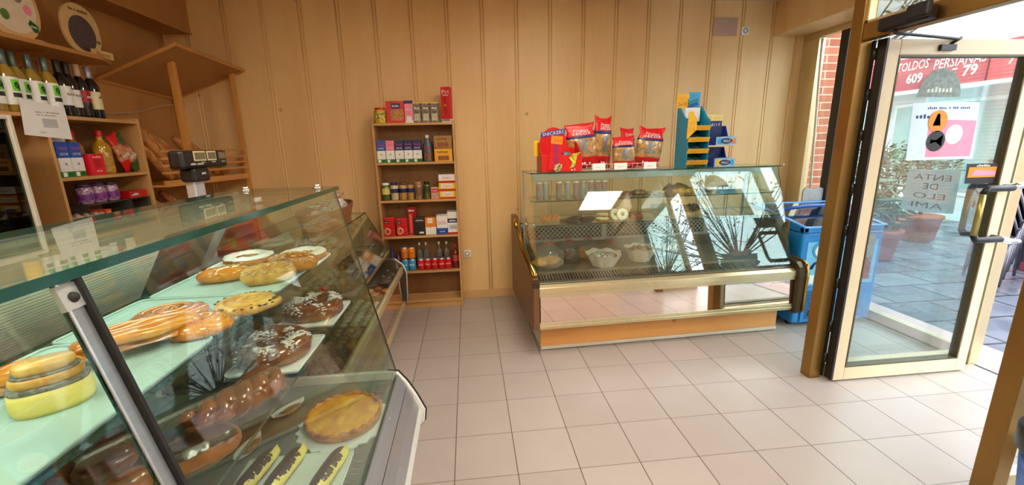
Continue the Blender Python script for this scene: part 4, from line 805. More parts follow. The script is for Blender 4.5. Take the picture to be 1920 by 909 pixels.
for i in range(5):
    o = cookie(f'{("first", "second", "third", "fourth", "fifth")[i]} grey bread slice of the leaning row', .055, .012, crust('grey_bread', '#B0A492', '#8A7A66', 0), 'leaning bread slices', 'bread_slice', cat='bread', n=20); in2(o, .985+i*.026, .33, 1.0); o.rotation_euler = (1.1, .35, TH2+.35)
o = thing('wooden_tongs', 'wooden serving tongs leaning over the bread slices', 'tongs')
for s in (-1, 1): MB().tube([(-.08, s*.006, .05), (0, s*.009, .02), (.09, s*.004, -.02)], [.006, .006, .008], 6, flat=.5).build('arm', PINE, o)
in2(o, 1.20, .29, .99)
for i, (u, v, z, ry) in enumerate(((1.24, .37, .985, .9), (1.32, .36, .99, 1.0), (1.36, .42, .97, .4))):
    o = palmier(('left large chocolate palmier', 'right large chocolate palmier', 'chocolate palmier at the back')[i], .13, CHOC, 'large chocolate palmiers', th=.02); in2(o, u, v, z+.012); o.rotation_euler = (ry, 0, TH2-.1)
in2(loaf('small brown loaf right of the chocolate palmiers', .08, .09, .04, BROWNC, seed=21), 1.45, .33, .948)
# deck: bagged bread and paper lined baskets
def clearbag(lab, w, d, h, m, tie=RED, seed=0, lumps=4):
    t = thing('bagged_bread', lab, 'bagged bread'); rn = random.Random(seed)
    for k in range(lumps): MB().sph((rn.uniform(-.3, .3)*w, rn.uniform(-.25, .25)*d, h*.13+h*.12*(k % 2)), (w*.28, d*.3, h*.15), 14, 9, 0, .25, 6, k+seed).build('bread', m, t)
    def f(u, v):
        a = 2*PI*u; k = 1 if v < .5 else max(.1, 1-(v-.5)*2.8 if v < .8 else .12+(v-.8)*2.4); q = 1+.12*N(math.cos(a)*3+seed, math.sin(a)*3, v*6)
        return (w/2*k*q*math.cos(a), d/2*k*q*math.sin(a), .002+h*v)
    MB().surf(f, 26, 14, True, False).build('clear_bag', PLASTIC, t)
    MB().tube([(.018*math.cos(a), .018*math.sin(a), h*.79) for a in [2*PI*k/12 for k in range(12)]], .004, 5, closed=True).tube([(0, -.018, h*.79), (.03, -.03, h*.83)], .004, 5).tube([(0, -.018, h*.79), (-.02, -.03, h*.74)], .004, 5).build('tie', tie, t)
    return t
in2(clearbag('clear bag of pale bread rolls with red tie at the left front of the deck', .24, .2, .25, crust('pale_roll', '#DDB27A', '#C48A4A', .1), seed=2, lumps=6), .13, .3, .593)
o = clearbag('clear bag of dark sausages bread in a black tray', .15, .14, .2, crust('dark_red_bread', '#6B2E22', '#4A1A14', .5), seed=5); in2(o, .33, .45, .61)
in2(tag(bands(.17, .16, [0, .016], [0]).build('black_tray', BLACKP, None, .004), 'black plastic tray under the dark bagged bread', 'tray'), .33, .45, .5925)
in2(clearbag('clear bag of round golden buns behind the first paper basket', .17, .15, .22, crust('bun_gold', '#D9963F', '#B06A24', .3), seed=8, lumps=5), .52, .52, .593)
in2(clearbag('clear bag of striped loaves behind the basket', .2, .16, .17, crust('striped_loaf', '#A8705A', '#7A4436', .3), seed=11, lumps=4), .70, .5, .593)
PLIN = mat('crumpled_paper', '#E4D8D2', .8, 0, .12, 14, .3); WICK = mat('wicker', '#8A5A34', .7, 0, .35, 60, .6)
def basket(lab, r, h, fillm, seed=0):
    t = thing('bread_basket', lab, 'basket', group='paper lined baskets')
    MB().lathe([(r*.5, 0), (r*.6, h*.2), (r*.84, h*.8)], 22).build('wicker_body', WICK, t)
    def f(u, v):
        a = 2*PI*u; q = 1+.025*math.sin(a*11+seed)+.05*N(math.cos(a)*3, math.sin(a)*3, v*3+seed); k = .62+.42*v
        return (r*k*q*1.06*math.cos(a), r*k*q*1.06*math.sin(a), h*(.02+.98*v)+.007*math.sin(a*7+seed)*v)
    MB().surf(f, 48, 8, True, False).build('paper_lining', PLIN, t)
    for k in range(7): a = k*.9+seed; MB().sph((r*.45*math.cos(a)*(k > 0), r*.45*math.sin(a)*(k > 0), h*.72), (r*.3, r*.26, h*.3), 12, 8, 0, .3, 6, k).build('wrapped_sweet', fillm, t)
    return t
in2(basket('paper lined basket of grey wrapped sweets, left of two', .125, .105, mat('silver_wrap', '#B4B8B4', .25, .4, .3, 40), 1), .56, .27, .593)
in2(basket('paper lined basket with dark nuts, right of two', .115, .11, mat('nut_brown', '#9A8078', .5, 0, .4, 40), 4), .90, .36, .593)
o = thing('wicker_basket', 'small brown wicker basket at the right of the deck', 'basket')
for k in range(7): MB().tube([(.085*(1+.02*k)*math.cos(a), .085*(1+.02*k)*math.sin(a), .008+.012*k+.003*math.sin(a*12+k*PI)) for a in [2*PI*j/40 for j in range(40)]], .007, 5, closed=True).build('wicker_coil', WICK, o)
MB().lathe([(.08, 0), (.08, .01), (.07, .012)], 20).build('base', WICK, o); in2(o, 1.76, .38, .593)
# ------------------------------------------------------------------ goods standing on top of the right case
ZT = 1.3205
o = thing('sweet_display', 'red cardboard sweet dispenser with arched back at the left end of the case top', 'display box')
MB().box(-.135, .135, -.09, .09, 0, .11).build('tray_box', RED, o, .002)
MB().prism([(-.135, 0), (.135, 0), (.135, .15)]+[(.1*math.cos(a)-.02, .16+.13*math.sin(a)) for a in [PI*k/16 for k in range(17)]]+[(-.135, .16)], 'y', .082, .09).build('back_card', RED, o)
for s in (-1, 1): MB().prism([(-.09, .11), (.085, .11), (.085, .2), (.04, .19)], 'x', s*.131-.003, s*.131+.003).build('side_card', RED, o)
LB = mat('purple_blue_print', '#2A3A9A', .4)
lbl = MB().prism([(-.11, .225), (.06, .245), (.06, .28), (-.105, .258)], 'y', .079, .0815).build('logo_plate', LB, o); text(o, 'SNICKERS', .15, .022, TM((-.023, .0785, .252), (.99, 0, .12), (0, 0, 1)), WHITE)
sp = Matrix.Translation((-.05, -.098, .09)) @ Matrix.Rotation(.12, 4, 'Y')
MB().box(-.038, .038, -.004, .004, -.075, .125, 0, sp).build('side_flap', RED, o); MB().box(-.038, .038, -.0055, -.004, .09, .14, 0, sp).build('price_flag', ORANGE, o)
text(o, 'SNICKERS', .13, .03, sp @ TM((.005, -.0056, .02), (.15, 0, -1), (1, 0, .15)), LB); text(o, '2 x 1', .045, .022, sp @ TM((.005, -.006, .115), (1, 0, 0), (0, 0, 1)), DRED)
MB().sph((-.03, -.1, .03), (.03, .006, .03), 10, 6, 0, .4, 8).build('bar_picture', mat('bar_print', '#D8C48A', .4, 0, .6, 70, h2='#3A2A1E'), o)
kite = MB().prism([(.05, .02), (.085, .035), (.1, .1), (.125, .125), (.07, .115), (.045, .09), (.07, .06)], 'y', -.0975, -.0925).build('parrot_shaped_card', mat('kite_yellow', '#E8D23A', .4, 0, .4, 40, h2='#5FA83A'), o); text(o, 'KIT', .04, .018, front(-.098, .075, .1), RED)
for x, m in ((-.005, NAVY), (.03, SKY), (.055, GREEN)): MB().box(x-.012, x+.012, -.06, -.03, .06, .125).build('sweet_packet', m, o)
text(o, '50 g', .03, .012, front(-.0905, .075, .014), WHITE)
MB().box(-.16, -.125, .06, .064, .1, .205).build('price_flag', YEL, o)
in2(o, .235, .39, ZT); o.scale = (1.12, 1, 1.12)
SILV = mat('silver_grey_print', '#9A9A98', .25, .4, .3, 30); CHIPB = mat('bag_window', '#D9A24A', .15, .2, .5, 35, h2='#8A7A66', coat=.9)
for i, (u, v, w_, h, tl, lab) in enumerate(((.475, .50, .235, .33, -.06, 'large red snack bag leaning left beside the red dispenser'), (.625, .54, .17, .385, -.03, 'tallest pointed red snack bag, behind the small one'), (.755, .40, .185, .235, -.04, 'small low red snack bag in the middle'), (.87, .57, .13, .30, -.06, 'red snack bag half hidden behind the right one'), (.96, .47, .21, .29, .05, 'red snack bag at the right end of the row'))):
    o = bag(lab, w_, .075, h, [RED, CHIPB, NAVY, SILV], (.22, .68), 'red snack bags on the case', (('Frutos', .87, .5, .07, WHITE), ('secos', .8, .6, .06, WHITE), ('150 g', .12, .4, .06, WHITE)), tilt=tl, seed=i+1)
    in2(o, u, v, ZT, (-.1, .35, .05, .2, -.12)[i]); o.rotation_euler.y = (-.1, .04, -.03, -.06, .1)[i]; o.location.z += (.014, .004, .004, .005, .012)[i]
o = thing('wire_tray', 'low white wire tray holding the red snack bags', 'wire tray'); w = MB()
for z in (.006, .045): w.tube([(-.32, -.1, z), (.32, -.1, z), (.32, .12, z), (-.32, .12, z)], .0025, 5, closed=True)
for k in range(17): x = -.32+.04*k; w.cyl((x, -.1, .003), (x, -.1, .046), .002, n=5); w.tube([(x, -.1, .004), (x, .12, .004)], .0018, 5)
w.build('wire_frame', mat('pink_white_wire', '#E8C9C4', .4), o); in2(o, .72, .45, ZT)
for u, lab, s in ((.53, 'white price card clipped left on the wire tray', '1,20 €'), (.70, 'white price card clipped in the middle of the wire tray', '1,50 €'), (.935, 'white price card clipped right on the wire tray', '1,35 €')):
    c = thing('price_card', lab, 'price card', group='price cards'); MB().box(-.05, .05, -.004, .004, -.024, .026).build('card', PAPER, c, .001); text(c, s, .05, .014, front(-.0046, 0, 0), mat('pale_grey_print', '#C4C8CE', .5)); in2(c, u, .336, ZT+.026)
# gum tower and sweet dispensers
o = thing('gum_stand', 'tall turquoise cardboard gum stand with yellow price flags on the case', 'display stand')
TQ = mat('turquoise_card', '#1C8DB4', .45, 0, .08); YC = mat('yellow_card', '#F0BC2A', .45)
MB().box(-.085, .085, .085, .095, 0, .42).build('back_card', TQ, o)
for s in (-1, 1): MB().prism([(-.085, 0), (.09, 0), (.09, .43), (.05, .43), (-.02, .36), (-.085, .34)], 'x', s*.083-.003, s*.083+.003).build('side_card', TQ, o)
for k in range(4):
    z = .03+k*.082
    MB().box(-.08, .08, -.08, .085, z-.01, z-.004).build('shelf', TQ, o); MB().prism([(-.085, z-.012), (-.082, z-.012), (-.1, z+.022), (-.103, z+.022)], 'x', -.085, .085).build('price_strip', YC, o)
    text(o, 'OFERTA 2x1€', .12, .018, TM((0, -.0965, z+.005), (1, 0, 0), (0, -.45, 1)), ORANGE)
    if k < 3:
        for j in range(5):
            g = MB().box(-.012, .012, -.06, .05, 0, .012, 0, Matrix.Translation((-.058+.029*j, 0, z+.012+.004*(j % 2))) @ Matrix.Rotation(.35, 4, 'X')).build('gum_packet', [GREEN, SKY, mat('silver_green', '#8FB8A0', .3)][(j+k) % 3], o)
MB().box(-.06, .06, .02, .08, .33, .43).build('white_header', WHITE, o, .004)
tp = MB().box(-.1, .0, .086, .092, .43, .535).build('header_card', YC, o); text(o, 'OFERTA', .075, .022, front(.0855, -.055, .5), ORANGE); text(o, '2x1€', .07, .03, front(.0855, -.055, .462), DRED)
MB().box(.0, .09, .086, .092, .42, .545).build('header_card', SKY, o)
for k in range(3): MB().box(-.04, .04, -.006, .006, -.01, .01, 0, Matrix.Translation((.03, .08, .45+.025*k)) @ Matrix.Rotation(-.35, 4, 'Y')).build('header_packet', [BLUE, mat('teal_print', '#1E8F96', .4), SKY][k], o)
dr_ = MB().prism([(-.105, .2), (-.03, .27), (-.035, .34), (-.07, .395), (-.1, .39)], 'y', -.106, -.1).build('drop_sign', YC, o); text(o, '2x1€', .05, .035, TM((-.072, -.1065, .27), (1, 0, .15), (0, 0, 1)), ORANGE); text(o, 'OFERTA', .05, .016, TM((-.07, -.1065, .315), (1, 0, .15), (0, 0, 1)), ORANGE)
MB().tube([(.086, .06, .44), (.1, .03, .40), (.1, -.03, .34), (.09, -.07, .31)], .012, 6, flat=.4).build('curved_edge', TQ, o)
in2(o, 1.335, .45, ZT); o.scale = (1.04, 1, 1.06)
for i, (z, lab) in enumerate(((0, 'lower blue tilted sweet box beside the gum stand'), (.165, 'upper blue tilted sweet box with header card'))):
    o = thing('lozenge_box', lab, 'display box', group='blue lozenge boxes'); w_ = .17
    MB().prism([(-.08, .0), (.08, .0), (.08, .15), (.06, .15), (.02, .06), (-.08, .06)], 'x', -w_/2, -w_/2+.004).build('side_card', mat('royal_blue', '#1B3FA8', .4), o)
    MB().prism([(-.08, .0), (.08, .0), (.08, .15), (.06, .15), (.02, .06), (-.08, .06)], 'x', w_/2-.004, w_/2).build('side_card', mat('royal_blue', '#1B3FA8', .4), o)
    MB().box(-w_/2+.004, w_/2-.004, -.08, .08, 0, .004).box(-w_/2+.004, w_/2-.004, .076, .08, .004, .15).build('floor_card', NAVY, o)
    MB().box(-w_/2, w_/2, -.086, -.08, 0, .062).build('front_card', mat('pale_blue_print2', '#9AC4E8', .4), o)
    MB().box(-.075, -.03, -.0875, -.0862, .008, .052).build('front_picture', [YEL, SKY][i], o); MB().box(.05, .078, -.0875, -.0862, .01, .05).build('front_picture', [SKY, ORANGE][i], o)
    MB().prism(ell(.0, .031, .048, .022), 'y', -.0885, -.0876).build('logo_plate', NAVY, o); text(o, 'HALLS', .062, .02, front(-.089, 0, .031), WHITE, shear=.2)
    for j in range(4): MB().box(-.06+.03*j, -.034+.03*j, -.07, .02, .03+.004*j, .055+.004*j).build('lozenge_packet', [WHITE, SKY][j % 2], o)
    if i:
        MB().box(-.085, .06, .081, .086, .0, .24).build('header_card', NAVY, o); MB().box(-.085, .06, .0795, .0808, .19, .24).build('header_strip', mat('pale_yellow_card', '#EBD98A', .4), o)
        text(o, 'HALLS', .11, .035, front(.0795, -.012, .155), WHITE, shear=.2); text(o, 'SIN AZUCAR', .12, .02, front(.079, -.012, .215), YC)
    in2(o, 1.565, .44-.0*i, ZT+z)
# thin dark cable looped inside
tag(MB().tube([(.95, .6, 1.28), (1.1, .55, 1.262), (1.25, .52, 1.262), (1.42, .55, 1.27), (1.55, .62, 1.285)], .003, 6).xf(M2).build('cable', mat('dark_red_cable', '#4A2A24', .5), None), 'thin dark cable sagging behind the upper glass of the right case', 'cable')
# ------------------------------------------------------------------ ice cream chest freezer
BF = mat('freezer_blue', '#1E86D2', .3, 0, .06, 5, coat=.3); BFL = mat('freezer_light_blue', '#7CC4EC', .3, 0, .1, 6); BFD = mat('freezer_dark_blue', '#0F4E96', .35)
t = thing('chest_freezer', 'bright blue ice cream chest freezer between the glass case and the door', 'freezer', (2.95, 3.3, 0))
FX0, FX1, FY0, FY1 = 2.6, 3.305, 2.955, 3.58
MB().box(FX0, FX1, FY0, FY1, .03, .80).build('cabinet', BF, t, .02)
MB().prism([(FY0-.015, .80), (FY1, .80), (FY1, .95), (FY1-.05, .95), (FY0-.015, .845)], 'x', FX0-.01, FX0+.035).prism([(FY0-.015, .80), (FY1, .80), (FY1, .95), (FY1-.05, .95), (FY0-.015, .845)], 'x', FX1-.035, FX1+.01).box(FX0-.01, FX1+.01, FY0-.015, FY0+.03, .80, .845).box(FX0-.01, FX1+.01, FY1-.04, FY1, .80, .955).build('lid_frame', BF, t, .008)
MB().slab((FX0+.035, FY0+.03, .838), (FX1-.035, FY0+.03, .838), (FX1-.035, FY1-.05, .94), (FX0+.035, FY1-.05, .94), .006).build('lid_glass', glass('freezer_glass', '#C9D2D6', 1.5), t)
MB().box(FX0+.03, FX1-.03, FY0+.03, FY1-.04, .79, .806).build('inner_liner', mat('grey_liner', '#7A726C', .5, 0, .4, 9), t)
MB().tube([(FX0-.01, FY0+.32, .93), (FX0+.3, FY0+.34, .955), (FX1, FY0+.36, .955)], .014, 8).build('lid_bar', BLUE, t)
fy = FY0-.0008
MB().box(FX0+.05, FX1-.04, FY0-.004, FY0, .36, .72).build('decal_sky', BFL, t)
lo = MB().prism(ell(2.83, .655, .135, .088, 32), 'y', FY0-.009, FY0-.0045).build('logo_oval', SKY, t); MB().prism(ell(2.83, .647, .118, .07, 32), 'y', FY0-.012, FY0-.0092).build('logo_oval', WHITE, lo)
text(lo, 'Nestlé', .18, .06, front(FY0-.0125, 2.835, .647), RED); text(lo, 'HELADOS', .11, .016, front(FY0-.0125, 2.83, .726), WHITE)
hs_ = MB().tube([(2.7, FY0-.008, .50), (2.72, FY0-.008, .54), (2.79, FY0-.008, .575), (2.9, FY0-.008, .555), (2.95, FY0-.008, .56)], .01, 6).cyl((2.84, FY0-.008, .53), (2.84, FY0-.004, .53), .011, n=10).build('roof_drawing', NAVY, t)
text(t, 'donde tu familia', .16, .025, TM((2.83, FY0-.006, .485), (1, 0, .2), (0, 0, 1)), NAVY, shear=.3); text(t, 'siente el frio', .15, .022, TM((2.82, FY0-.006, .455), (1, 0, .2), (0, 0, 1)), NAVY, shear=.3)
MB().box(2.665, 2.735, FY0-.007, FY0-.004, .375, .445).build('white_sticker', WHITE, t)
gp = MB().box(2.66, 3.2, FY0-.012, FY0, .05, .34).build('machine_panel', BF, t, .006); vs = MB()
for k in range(15): vs.box(2.69, 2.87 if k > 8 else 2.97, FY0-.0135, FY0-.012, .075+.0165*k, .083+.0165*k)
for k in range(15): vs.box(3.0, 3.15, FY0-.0135, FY0-.012, .075+.0165*k, .081+.0165*k)
vs.build('vent_slots', mat('vent_dark', '#11304E', .5), gp); MB().box(2.72, 2.78, FY0-.0145, FY0-.012, .1, .15).build('switch_recess', INK, gp)
MB().tube([(2.91+.02*math.cos(a), FY0-.013, .27+.02*math.sin(a)) for a in [2*PI*k/16 for k in range(16)]], .003, 5, closed=True).build('dial', BFL, gp)
ph = MB().box(3.03, 3.23, FY0-.0068, FY0-.004, .39, .77).build('photo_print', mat('photo_grey', '#9C9A94', .4, 0, .35, 9), t)
MB().prism([(3.05, .4), (3.22, .4), (3.22, .53), (3.17, .58), (3.08, .58), (3.04, .5)], 'y', FY0-.0085, FY0-.007).build('photo_print', mat('photo_red', '#9E4444', .4, 0, .25, 14), ph)
MB().prism(ell(3.13, .66, .045, .055, 20), 'y', FY0-.0085, FY0-.007).build('photo_print', mat('photo_pale', '#D8C4B4', .4, 0, .3, 30), ph); MB().prism(ell(3.1, .46, .05, .04, 20), 'y', FY0-.01, FY0-.0086).build('photo_print', WHITE, ph)
for x in (2.64, 3.23):
    for y in (3.04, 3.55): MB().cyl((x, y, 0), (x, y, .032), .02, n=10).build('foot', BLACKP, t)
tag(MB().tube([(3.325, 3.87, 2.42), (3.322, 3.84, 2.0), (3.32, 3.8, 1.5), (3.31, 3.76, 1.1), (3.29, 3.71, .92), (3.26, 3.69, .8), (3.24, 3.68, .55), (3.2, 3.66, .05)], .011, 8).build('hose', mat('cream_hose', '#E9DFC8', .4), None), 'cream hose hanging down the window edge behind the blue freezer', 'hose')
tag(MB().prism([(3.12, .02), (3.42-.1, .02), (3.32, 1.06), (3.28, 1.075), (3.22, 1.06), (3.14, 1.075), (3.12, 1.04)], 'y', 3.615, 3.63).build('grey_panel', mat('grey_board', '#A9A9A8', .6), None), 'plain grey board standing behind the blue freezer', 'board')
# ------------------------------------------------------------------ near left glass counter
M1c = MR(-.24, -.45); L1 = 2.07                      # u = y + .45, v = -.24 - x
t = thing('display_case', 'nearest glass pastry counter with green-edged top glass and steel bumper', 'display case', (-.75, .6, 0))
SIL = mat('silver_profile', '#AEB4BC', .3, .75, .08, 30, stretch=(6, .2, 6))
MB().box(.02, L1-.02, .16, 1.02, 0, .34).xf(M1c).build('plinth', mat('cream_plinth', '#D8CDB6', .5), t)
MB().box(0, L1, .1, 1.04, .34, .575).xf(M1c).build('body', STEELD, t)
MB().prism([(.1, .6), (.085, .602), (.06, .56), (.055, .55), (.1, .545)], 'x', 0, L1-.012).prism([(.055, .546), (.03, .5), (.1, .5)], 'x', 0, L1-.012).prism([(.034, .497), (.012, .44), (.1, .44)], 'x', 0, L1-.012).xf(M1c).build('bumper_profile', SIL, t, .002)
MB().prism([(.012, .438), (.0, .42), (.004, .395), (.1, .385), (.1, .438)], 'x', 0, L1-.012).prism([(.012, .39), (.02, .365), (.1, .35), (.1, .384)], 'x', 0, L1-.012).xf(M1c).build('bumper_strip', mat('pale_alu_bumper', '#DCE3E1', .35, .4, .05), t, .003)
MB().box(1.3, 1.36, .0255, .0265, .455, .47).xf(M1c).build('red_scuff', RED, t)
cap = [(.11, .33), (.02, .345), (-.006, .375), (-.012, .425), (.02, .5), (.055, .565), (.09, .612), (.13, .618), (.56, .616), (.56, .58), (.12, .58)]
MB().prism(cap, 'x', L1-.012, L1+.006).xf(M1c).build('end_cap', mat('ivory_plastic', '#E9EBE4', .35, 0, .03), t, .003)
MB().tube([(L1+.001, p[0]-.001, p[1]+.001) for p in [(.02, .343), (-.008, .375), (-.014, .425), (.018, .501), (.053, .567), (.088, .614), (.13, .62)]], .0035, 6).xf(M1c).build('end_trim', INK, t)
DECK = mat('green_grey_deck', '#8FA39C', .22, .55, .1, 7)
dk = MB().box(.01, L1-.014, .11, .95, .575, .582); dk.xf(M1c).build('deck', DECK, t)
gv = MB()
for k in range(120): gv.box(.02+k*.0168, .028+k*.0168, .125, .165, .582, .585)
gv.xf(M1c).build('grille', STEEL, t)
CASE1G = glass('counter_glass', '#F4FAF7', 1.5); SL = (.26-.095)/(1.376-.6)                            # glass lean: v grows .213 per metre up
def gl_(u0, u1): return MB().slab((u0, .0965, .602), (u1, .0965, .602), (u1, .26, 1.37), (u0, .26, 1.37), .006, 0, 1).xf(M1c)
for u0, u1 in ((.0, .974), (1.001, L1-.003)): gl_(u0, u1).build('front_glass', [CASE1G, GE], t)
sec = [(-.026, 0), (.022, 0), (.022, .028), (-.026, .028)]
def slant(u0, u1, d0, d1): return MB().slab((u0, .0965+d0, .602), (u1, .0965+d0, .602), (u1, .26+d0, 1.37), (u0, .26+d0, 1.37), d1-d0).xf(M1c)
mu = slant(.974, .995, .0, .008).build('mullion', SIL, t, .003); slant(.995, 1.001, -.003, .009).build('mullion_seal', INK, mu)
slant(.982, .987, -.002, .0).build('mullion_groove', mat('dark_groove', '#5E656E', .4, .5), mu)
MB().slab((.970, .2495, 1.335), (.998, .2495, 1.335), (.998, .257, 1.366), (.970, .257, 1.366), .007).xf(M1c).build('screw_plate', mat('pale_alu', '#CDD3D3', .3, .6), mu); MB().sph(M1c @ Vector((.985, .247, 1.35)), .007, 8, 6).build('screw', INK, mu)
MB().box(-.0, L1+.004, .243, .60, 1.372, 1.386, [0, 0, 1, 1, 1, 1]).xf(M1c).build('top_glass', [GLASSC, GE], t)
for u, v in ((.96, .345), (L1-.055, .30), (L1-.06, .54)):
    bo = MB(); bo.cyl(M1c @ Vector((u, v, 1.386)), M1c @ Vector((u, v, 1.39)), .015, n=14); bo.sph(M1c @ Vector((u, v, 1.394)), (.011, .011, .008), 12, 8); bo.build('glass_bolt', CHROME, t)
MB().prism([(.115, .6), (.262, 1.368), (.585, 1.368), (.86, .9), (1.02, .6)], 'x', L1-.008, L1-.002).xf(M1c).build('end_glass', GLASSC, t)
MB().slab((L1-.03, .585, 1.37), (L1-.006, .585, 1.37), (L1-.006, 1.03, .6), (L1-.03, 1.03, .6), .02).slab((0, .59, 1.37), (L1-.03, .59, 1.37), (L1-.03, .60, 1.345), (0, .60, 1.345), .02).xf(M1c).build('rear_frame', mat('pale_alu', '#CDD3D3', .3, .6), t)
RIB = mat('ribbed_door_plastic', '#CFC9B8', .35, .25, .15, 5, stretch=(.3, 1, 1)); rb = MB()
for k in range(96):
    f0, f1 = k/96, (k+.7)/96; v0, v1 = .60+.42*f0, .60+.42*f1; z0, z1 = 1.345-.735*f0, 1.345-.735*f1
    rb.slab((0, v0, z0), (1.72, v0, z0), (1.72, v1, z1), (0, v1, z1), .004)
rb.slab((0, .607, 1.345), (1.72, .607, 1.345), (1.72, 1.027, .61), (0, 1.027, .61), .003).xf(M1c).build('rear_sliding_door', RIB, t)
MB().slab((1.5, .622, 1.345), (L1-.03, .622, 1.345), (L1-.03, 1.04, .61), (1.5, 1.04, .61), .003).xf(M1c).build('rear_sliding_door', mat('brown_grey_door', '#7A7062', .25, .3, .15, 4), t)  # smooth door; its brown-grey colour stands in for a reflection
hz = MB().box(.02, L1-.04, .53, .59, 1.352, 1.37).box(.02, L1-.04, .53, .534, 1.315, 1.352).xf(M1c).build('lamp_housing', mat('cream_housing', '#DCD6BC', .4, 0, .05), t, .004)
TUBEM = bpy.data.materials.new('case_tube_glow'); TUBEM.use_nodes = True; _b = TUBEM.node_tree.nodes['Principled BSDF']
_b.inputs['Emission Color'].default_value = (.86, 1, .93, 1); _b.inputs['Emission Strength'].default_value = 13
MB().cyl(M1c @ Vector((.03, .562, 1.339)), M1c @ Vector((L1-.06, .562, 1.339)), .009, n=10).build('light_tube', TUBEM, hz)
MB().box(0.02, L1-.02, .305, .68, 1.122, 1.13, [0, 0, 1, 1, 1, 1]).xf(M1c).build('glass_shelf', [SHELFG, GE], t)
MB().box(0.02, L1-.02, .232, .70, .932, .94, [0, 0, 1, 1, 1, 1]).xf(M1c).build('glass_shelf', [SHELFG, GE], t)
hd_ = MB()
for u in (.3, 1.2, 1.95): hd_.box(u, u+.012, .5, .66, 1.108, 1.122).box(u, u+.012, .4, .78, .918, .932)
hd_.xf(M1c).build('shelf_bracket', STEEL, t)
# ------------------------------------------------------------------ trays and pastries, in world coordinates
Z1 = 1.1306; Z2 = .9406; ZD = .5826
def tray(lab, x0, x1, y0, y1, z, rz=0, m=MINT, cat='tray', r=.02, rim=.006):
    cx, cy = (x0+x1)/2, (y0+y1)/2; o = thing('pastry_tray', lab, cat, (cx, cy, z)); b = MB().prism([(cx+p[0]-0, cy+p[1]) for p in rrect(0, 0, x1-x0, y1-y0, r, 4)], 'z', z, z+.004)
    rr = rrect(0, 0, x1-x0, y1-y0, r, 4); b.tube([(cx+p[0], cy+p[1], z+rim) for p in rr], .0035, 5, closed=True); b.build('tray_board', m, o); o.rotation_euler.z = rz; return o
TM_ = 'trays on the upper glass shelf'
tray('pale tray under the swirl roll stack at the left of the upper shelf', -.875, -.552, .42, .885, Z1)
tray('pale tray under the long glazed pastry and coil', -.885, -.56, .895, 1.155, Z1); tray('pale tray under the almond rolls, far end of the upper shelf', -.88, -.545, 1.165, 1.42, Z1)
tray('lacy tray under the two white iced rings at the far end', -.885, -.53, 1.43, 1.6, Z1, 0, DOILY)
def put(o, x, y, z, deg=0): return place(o, x, y, z+.0006, math.radians(deg))
T1 = Z1+.0045
put(spiral('flat orange glazed spiral pastry left of the raisin one', .075, 3.2, .013, GLAZE, GOLDC, oval=1.12, seed=1), -.727, 1.02, T1, 27)
put(spiral('golden spiral pastry with dark raisins', .073, 3, .015, PALEC, GOLDC, oval=1.12, seed=5, fill=mat('raisin', '#4A4A30', .5, 0, .3, 60), h=1.15), -.565, 1.055, T1, 30)
# long glazed folded pastry, braided from ropes
def glazed_long(lab, l, w, n, seed, group=None):
    o = thing('glazed_pastry', lab, 'pastry', group=group); b = MB()
    for k in range(n):
        yk = -w/2+w*(k+.5)/n; P = []; R_ = []
        for j in range(19):
            x = (j/18-.5)*l; e = (1-abs(2*j/18-1)**3)**.5 if 0 < j < 18 else .2; P.append((x, yk*(.55+.45*e)+.006*math.sin(j*.5+k), .018+.012*e*math.cos((k+.5-n/2)/n*2.4)+.004*N(x*20, k, seed))); R_.append(w/n*.62*max(.3, e))
        b.tube(P, R_, 8)
    b.build('glazed_strands', YOLK, o)
    MB().surf(lambda u, v: ((u-.5)*l*.98, (v-.5)*w*.98*max(0, 1-abs(2*u-1)**3)**.5, .004+.022*max(0, math.sin(PI*v))**.4*max(0, 1-abs(2*u-1)**4)**.5), 22, 10).build('dough', GOLDC, o); return o
put(glazed_long('long shiny yellow glazed pastry in the middle of the upper shelf', .20, .085, 5, 2), -.672, .855, T1+.014, 44)
put(spiral('orange glazed coil pastry under the end of the long one', .06, 2, .02, YOLK, GLAZE, oval=1.15, seed=9, h=1.1), -.598, .83+.09, T1, 50)
put(glazed_long('orange glazed pastry behind the steel mullion', .13, .07, 4, 7), -.765, .735, T1, 40)
o = thing('swirl_roll_stack', 'stack of poppy seed swirl rolls on thick yellow sponge at the left', 'pastry')
def slabw(z0, z1, w, d, m, nm, sd):
    def f(u, v):
        a = 2*PI*u; ca, sa = math.cos(a), math.sin(a); q = (abs(ca)**2.4+abs(sa)**2.4)**(-1/2.4); k = .93+.07*math.sin(PI*v)+.03*N(ca*2, sa*2, sd); return (w/2*q*k*ca, d/2*q*k*sa, z0+(z1-z0)*v)
    b = MB().surf(f, 36, 6, True, False); n0 = len(b.v); b.v.append((0, 0, z1)); b.v.append((0, 0, z0))
    for i in range(36): b.f.append([i*6+5, ((i+1) % 36)*6+5, n0]); b.f.append([((i+1) % 36)*6, i*6, n0+1]); b.m += [0, 0]; b.s += [True, True]
    b.build(nm, m, o)
SPON = mat('yellow_sponge', '#F0DC72', .55, 0, .12, 16, .3)
slabw(0, .036, .098, .075, SPON, 'sponge', 1); slabw(.034, .044, .094, .07, POPPY, 'poppy_layer', 2); slabw(.043, .058, .084, .062, PALEC, 'swirl_layer', 3); slabw(.057, .062, .078, .056, POPPY, 'poppy_layer', 4); slabw(.062, .076, .07, .05, PALEC, 'swirl_layer', 5)
put(o, -.668, .607+.055, T1, 38)
put(loaf('braided golden loaf with chopped nuts at the back of the upper shelf', .15, .06, .045, YOLK, ALM, None, 'braided_loaf', 'bread', 20, 3, 50), -.748, 1.30, T1, 18)
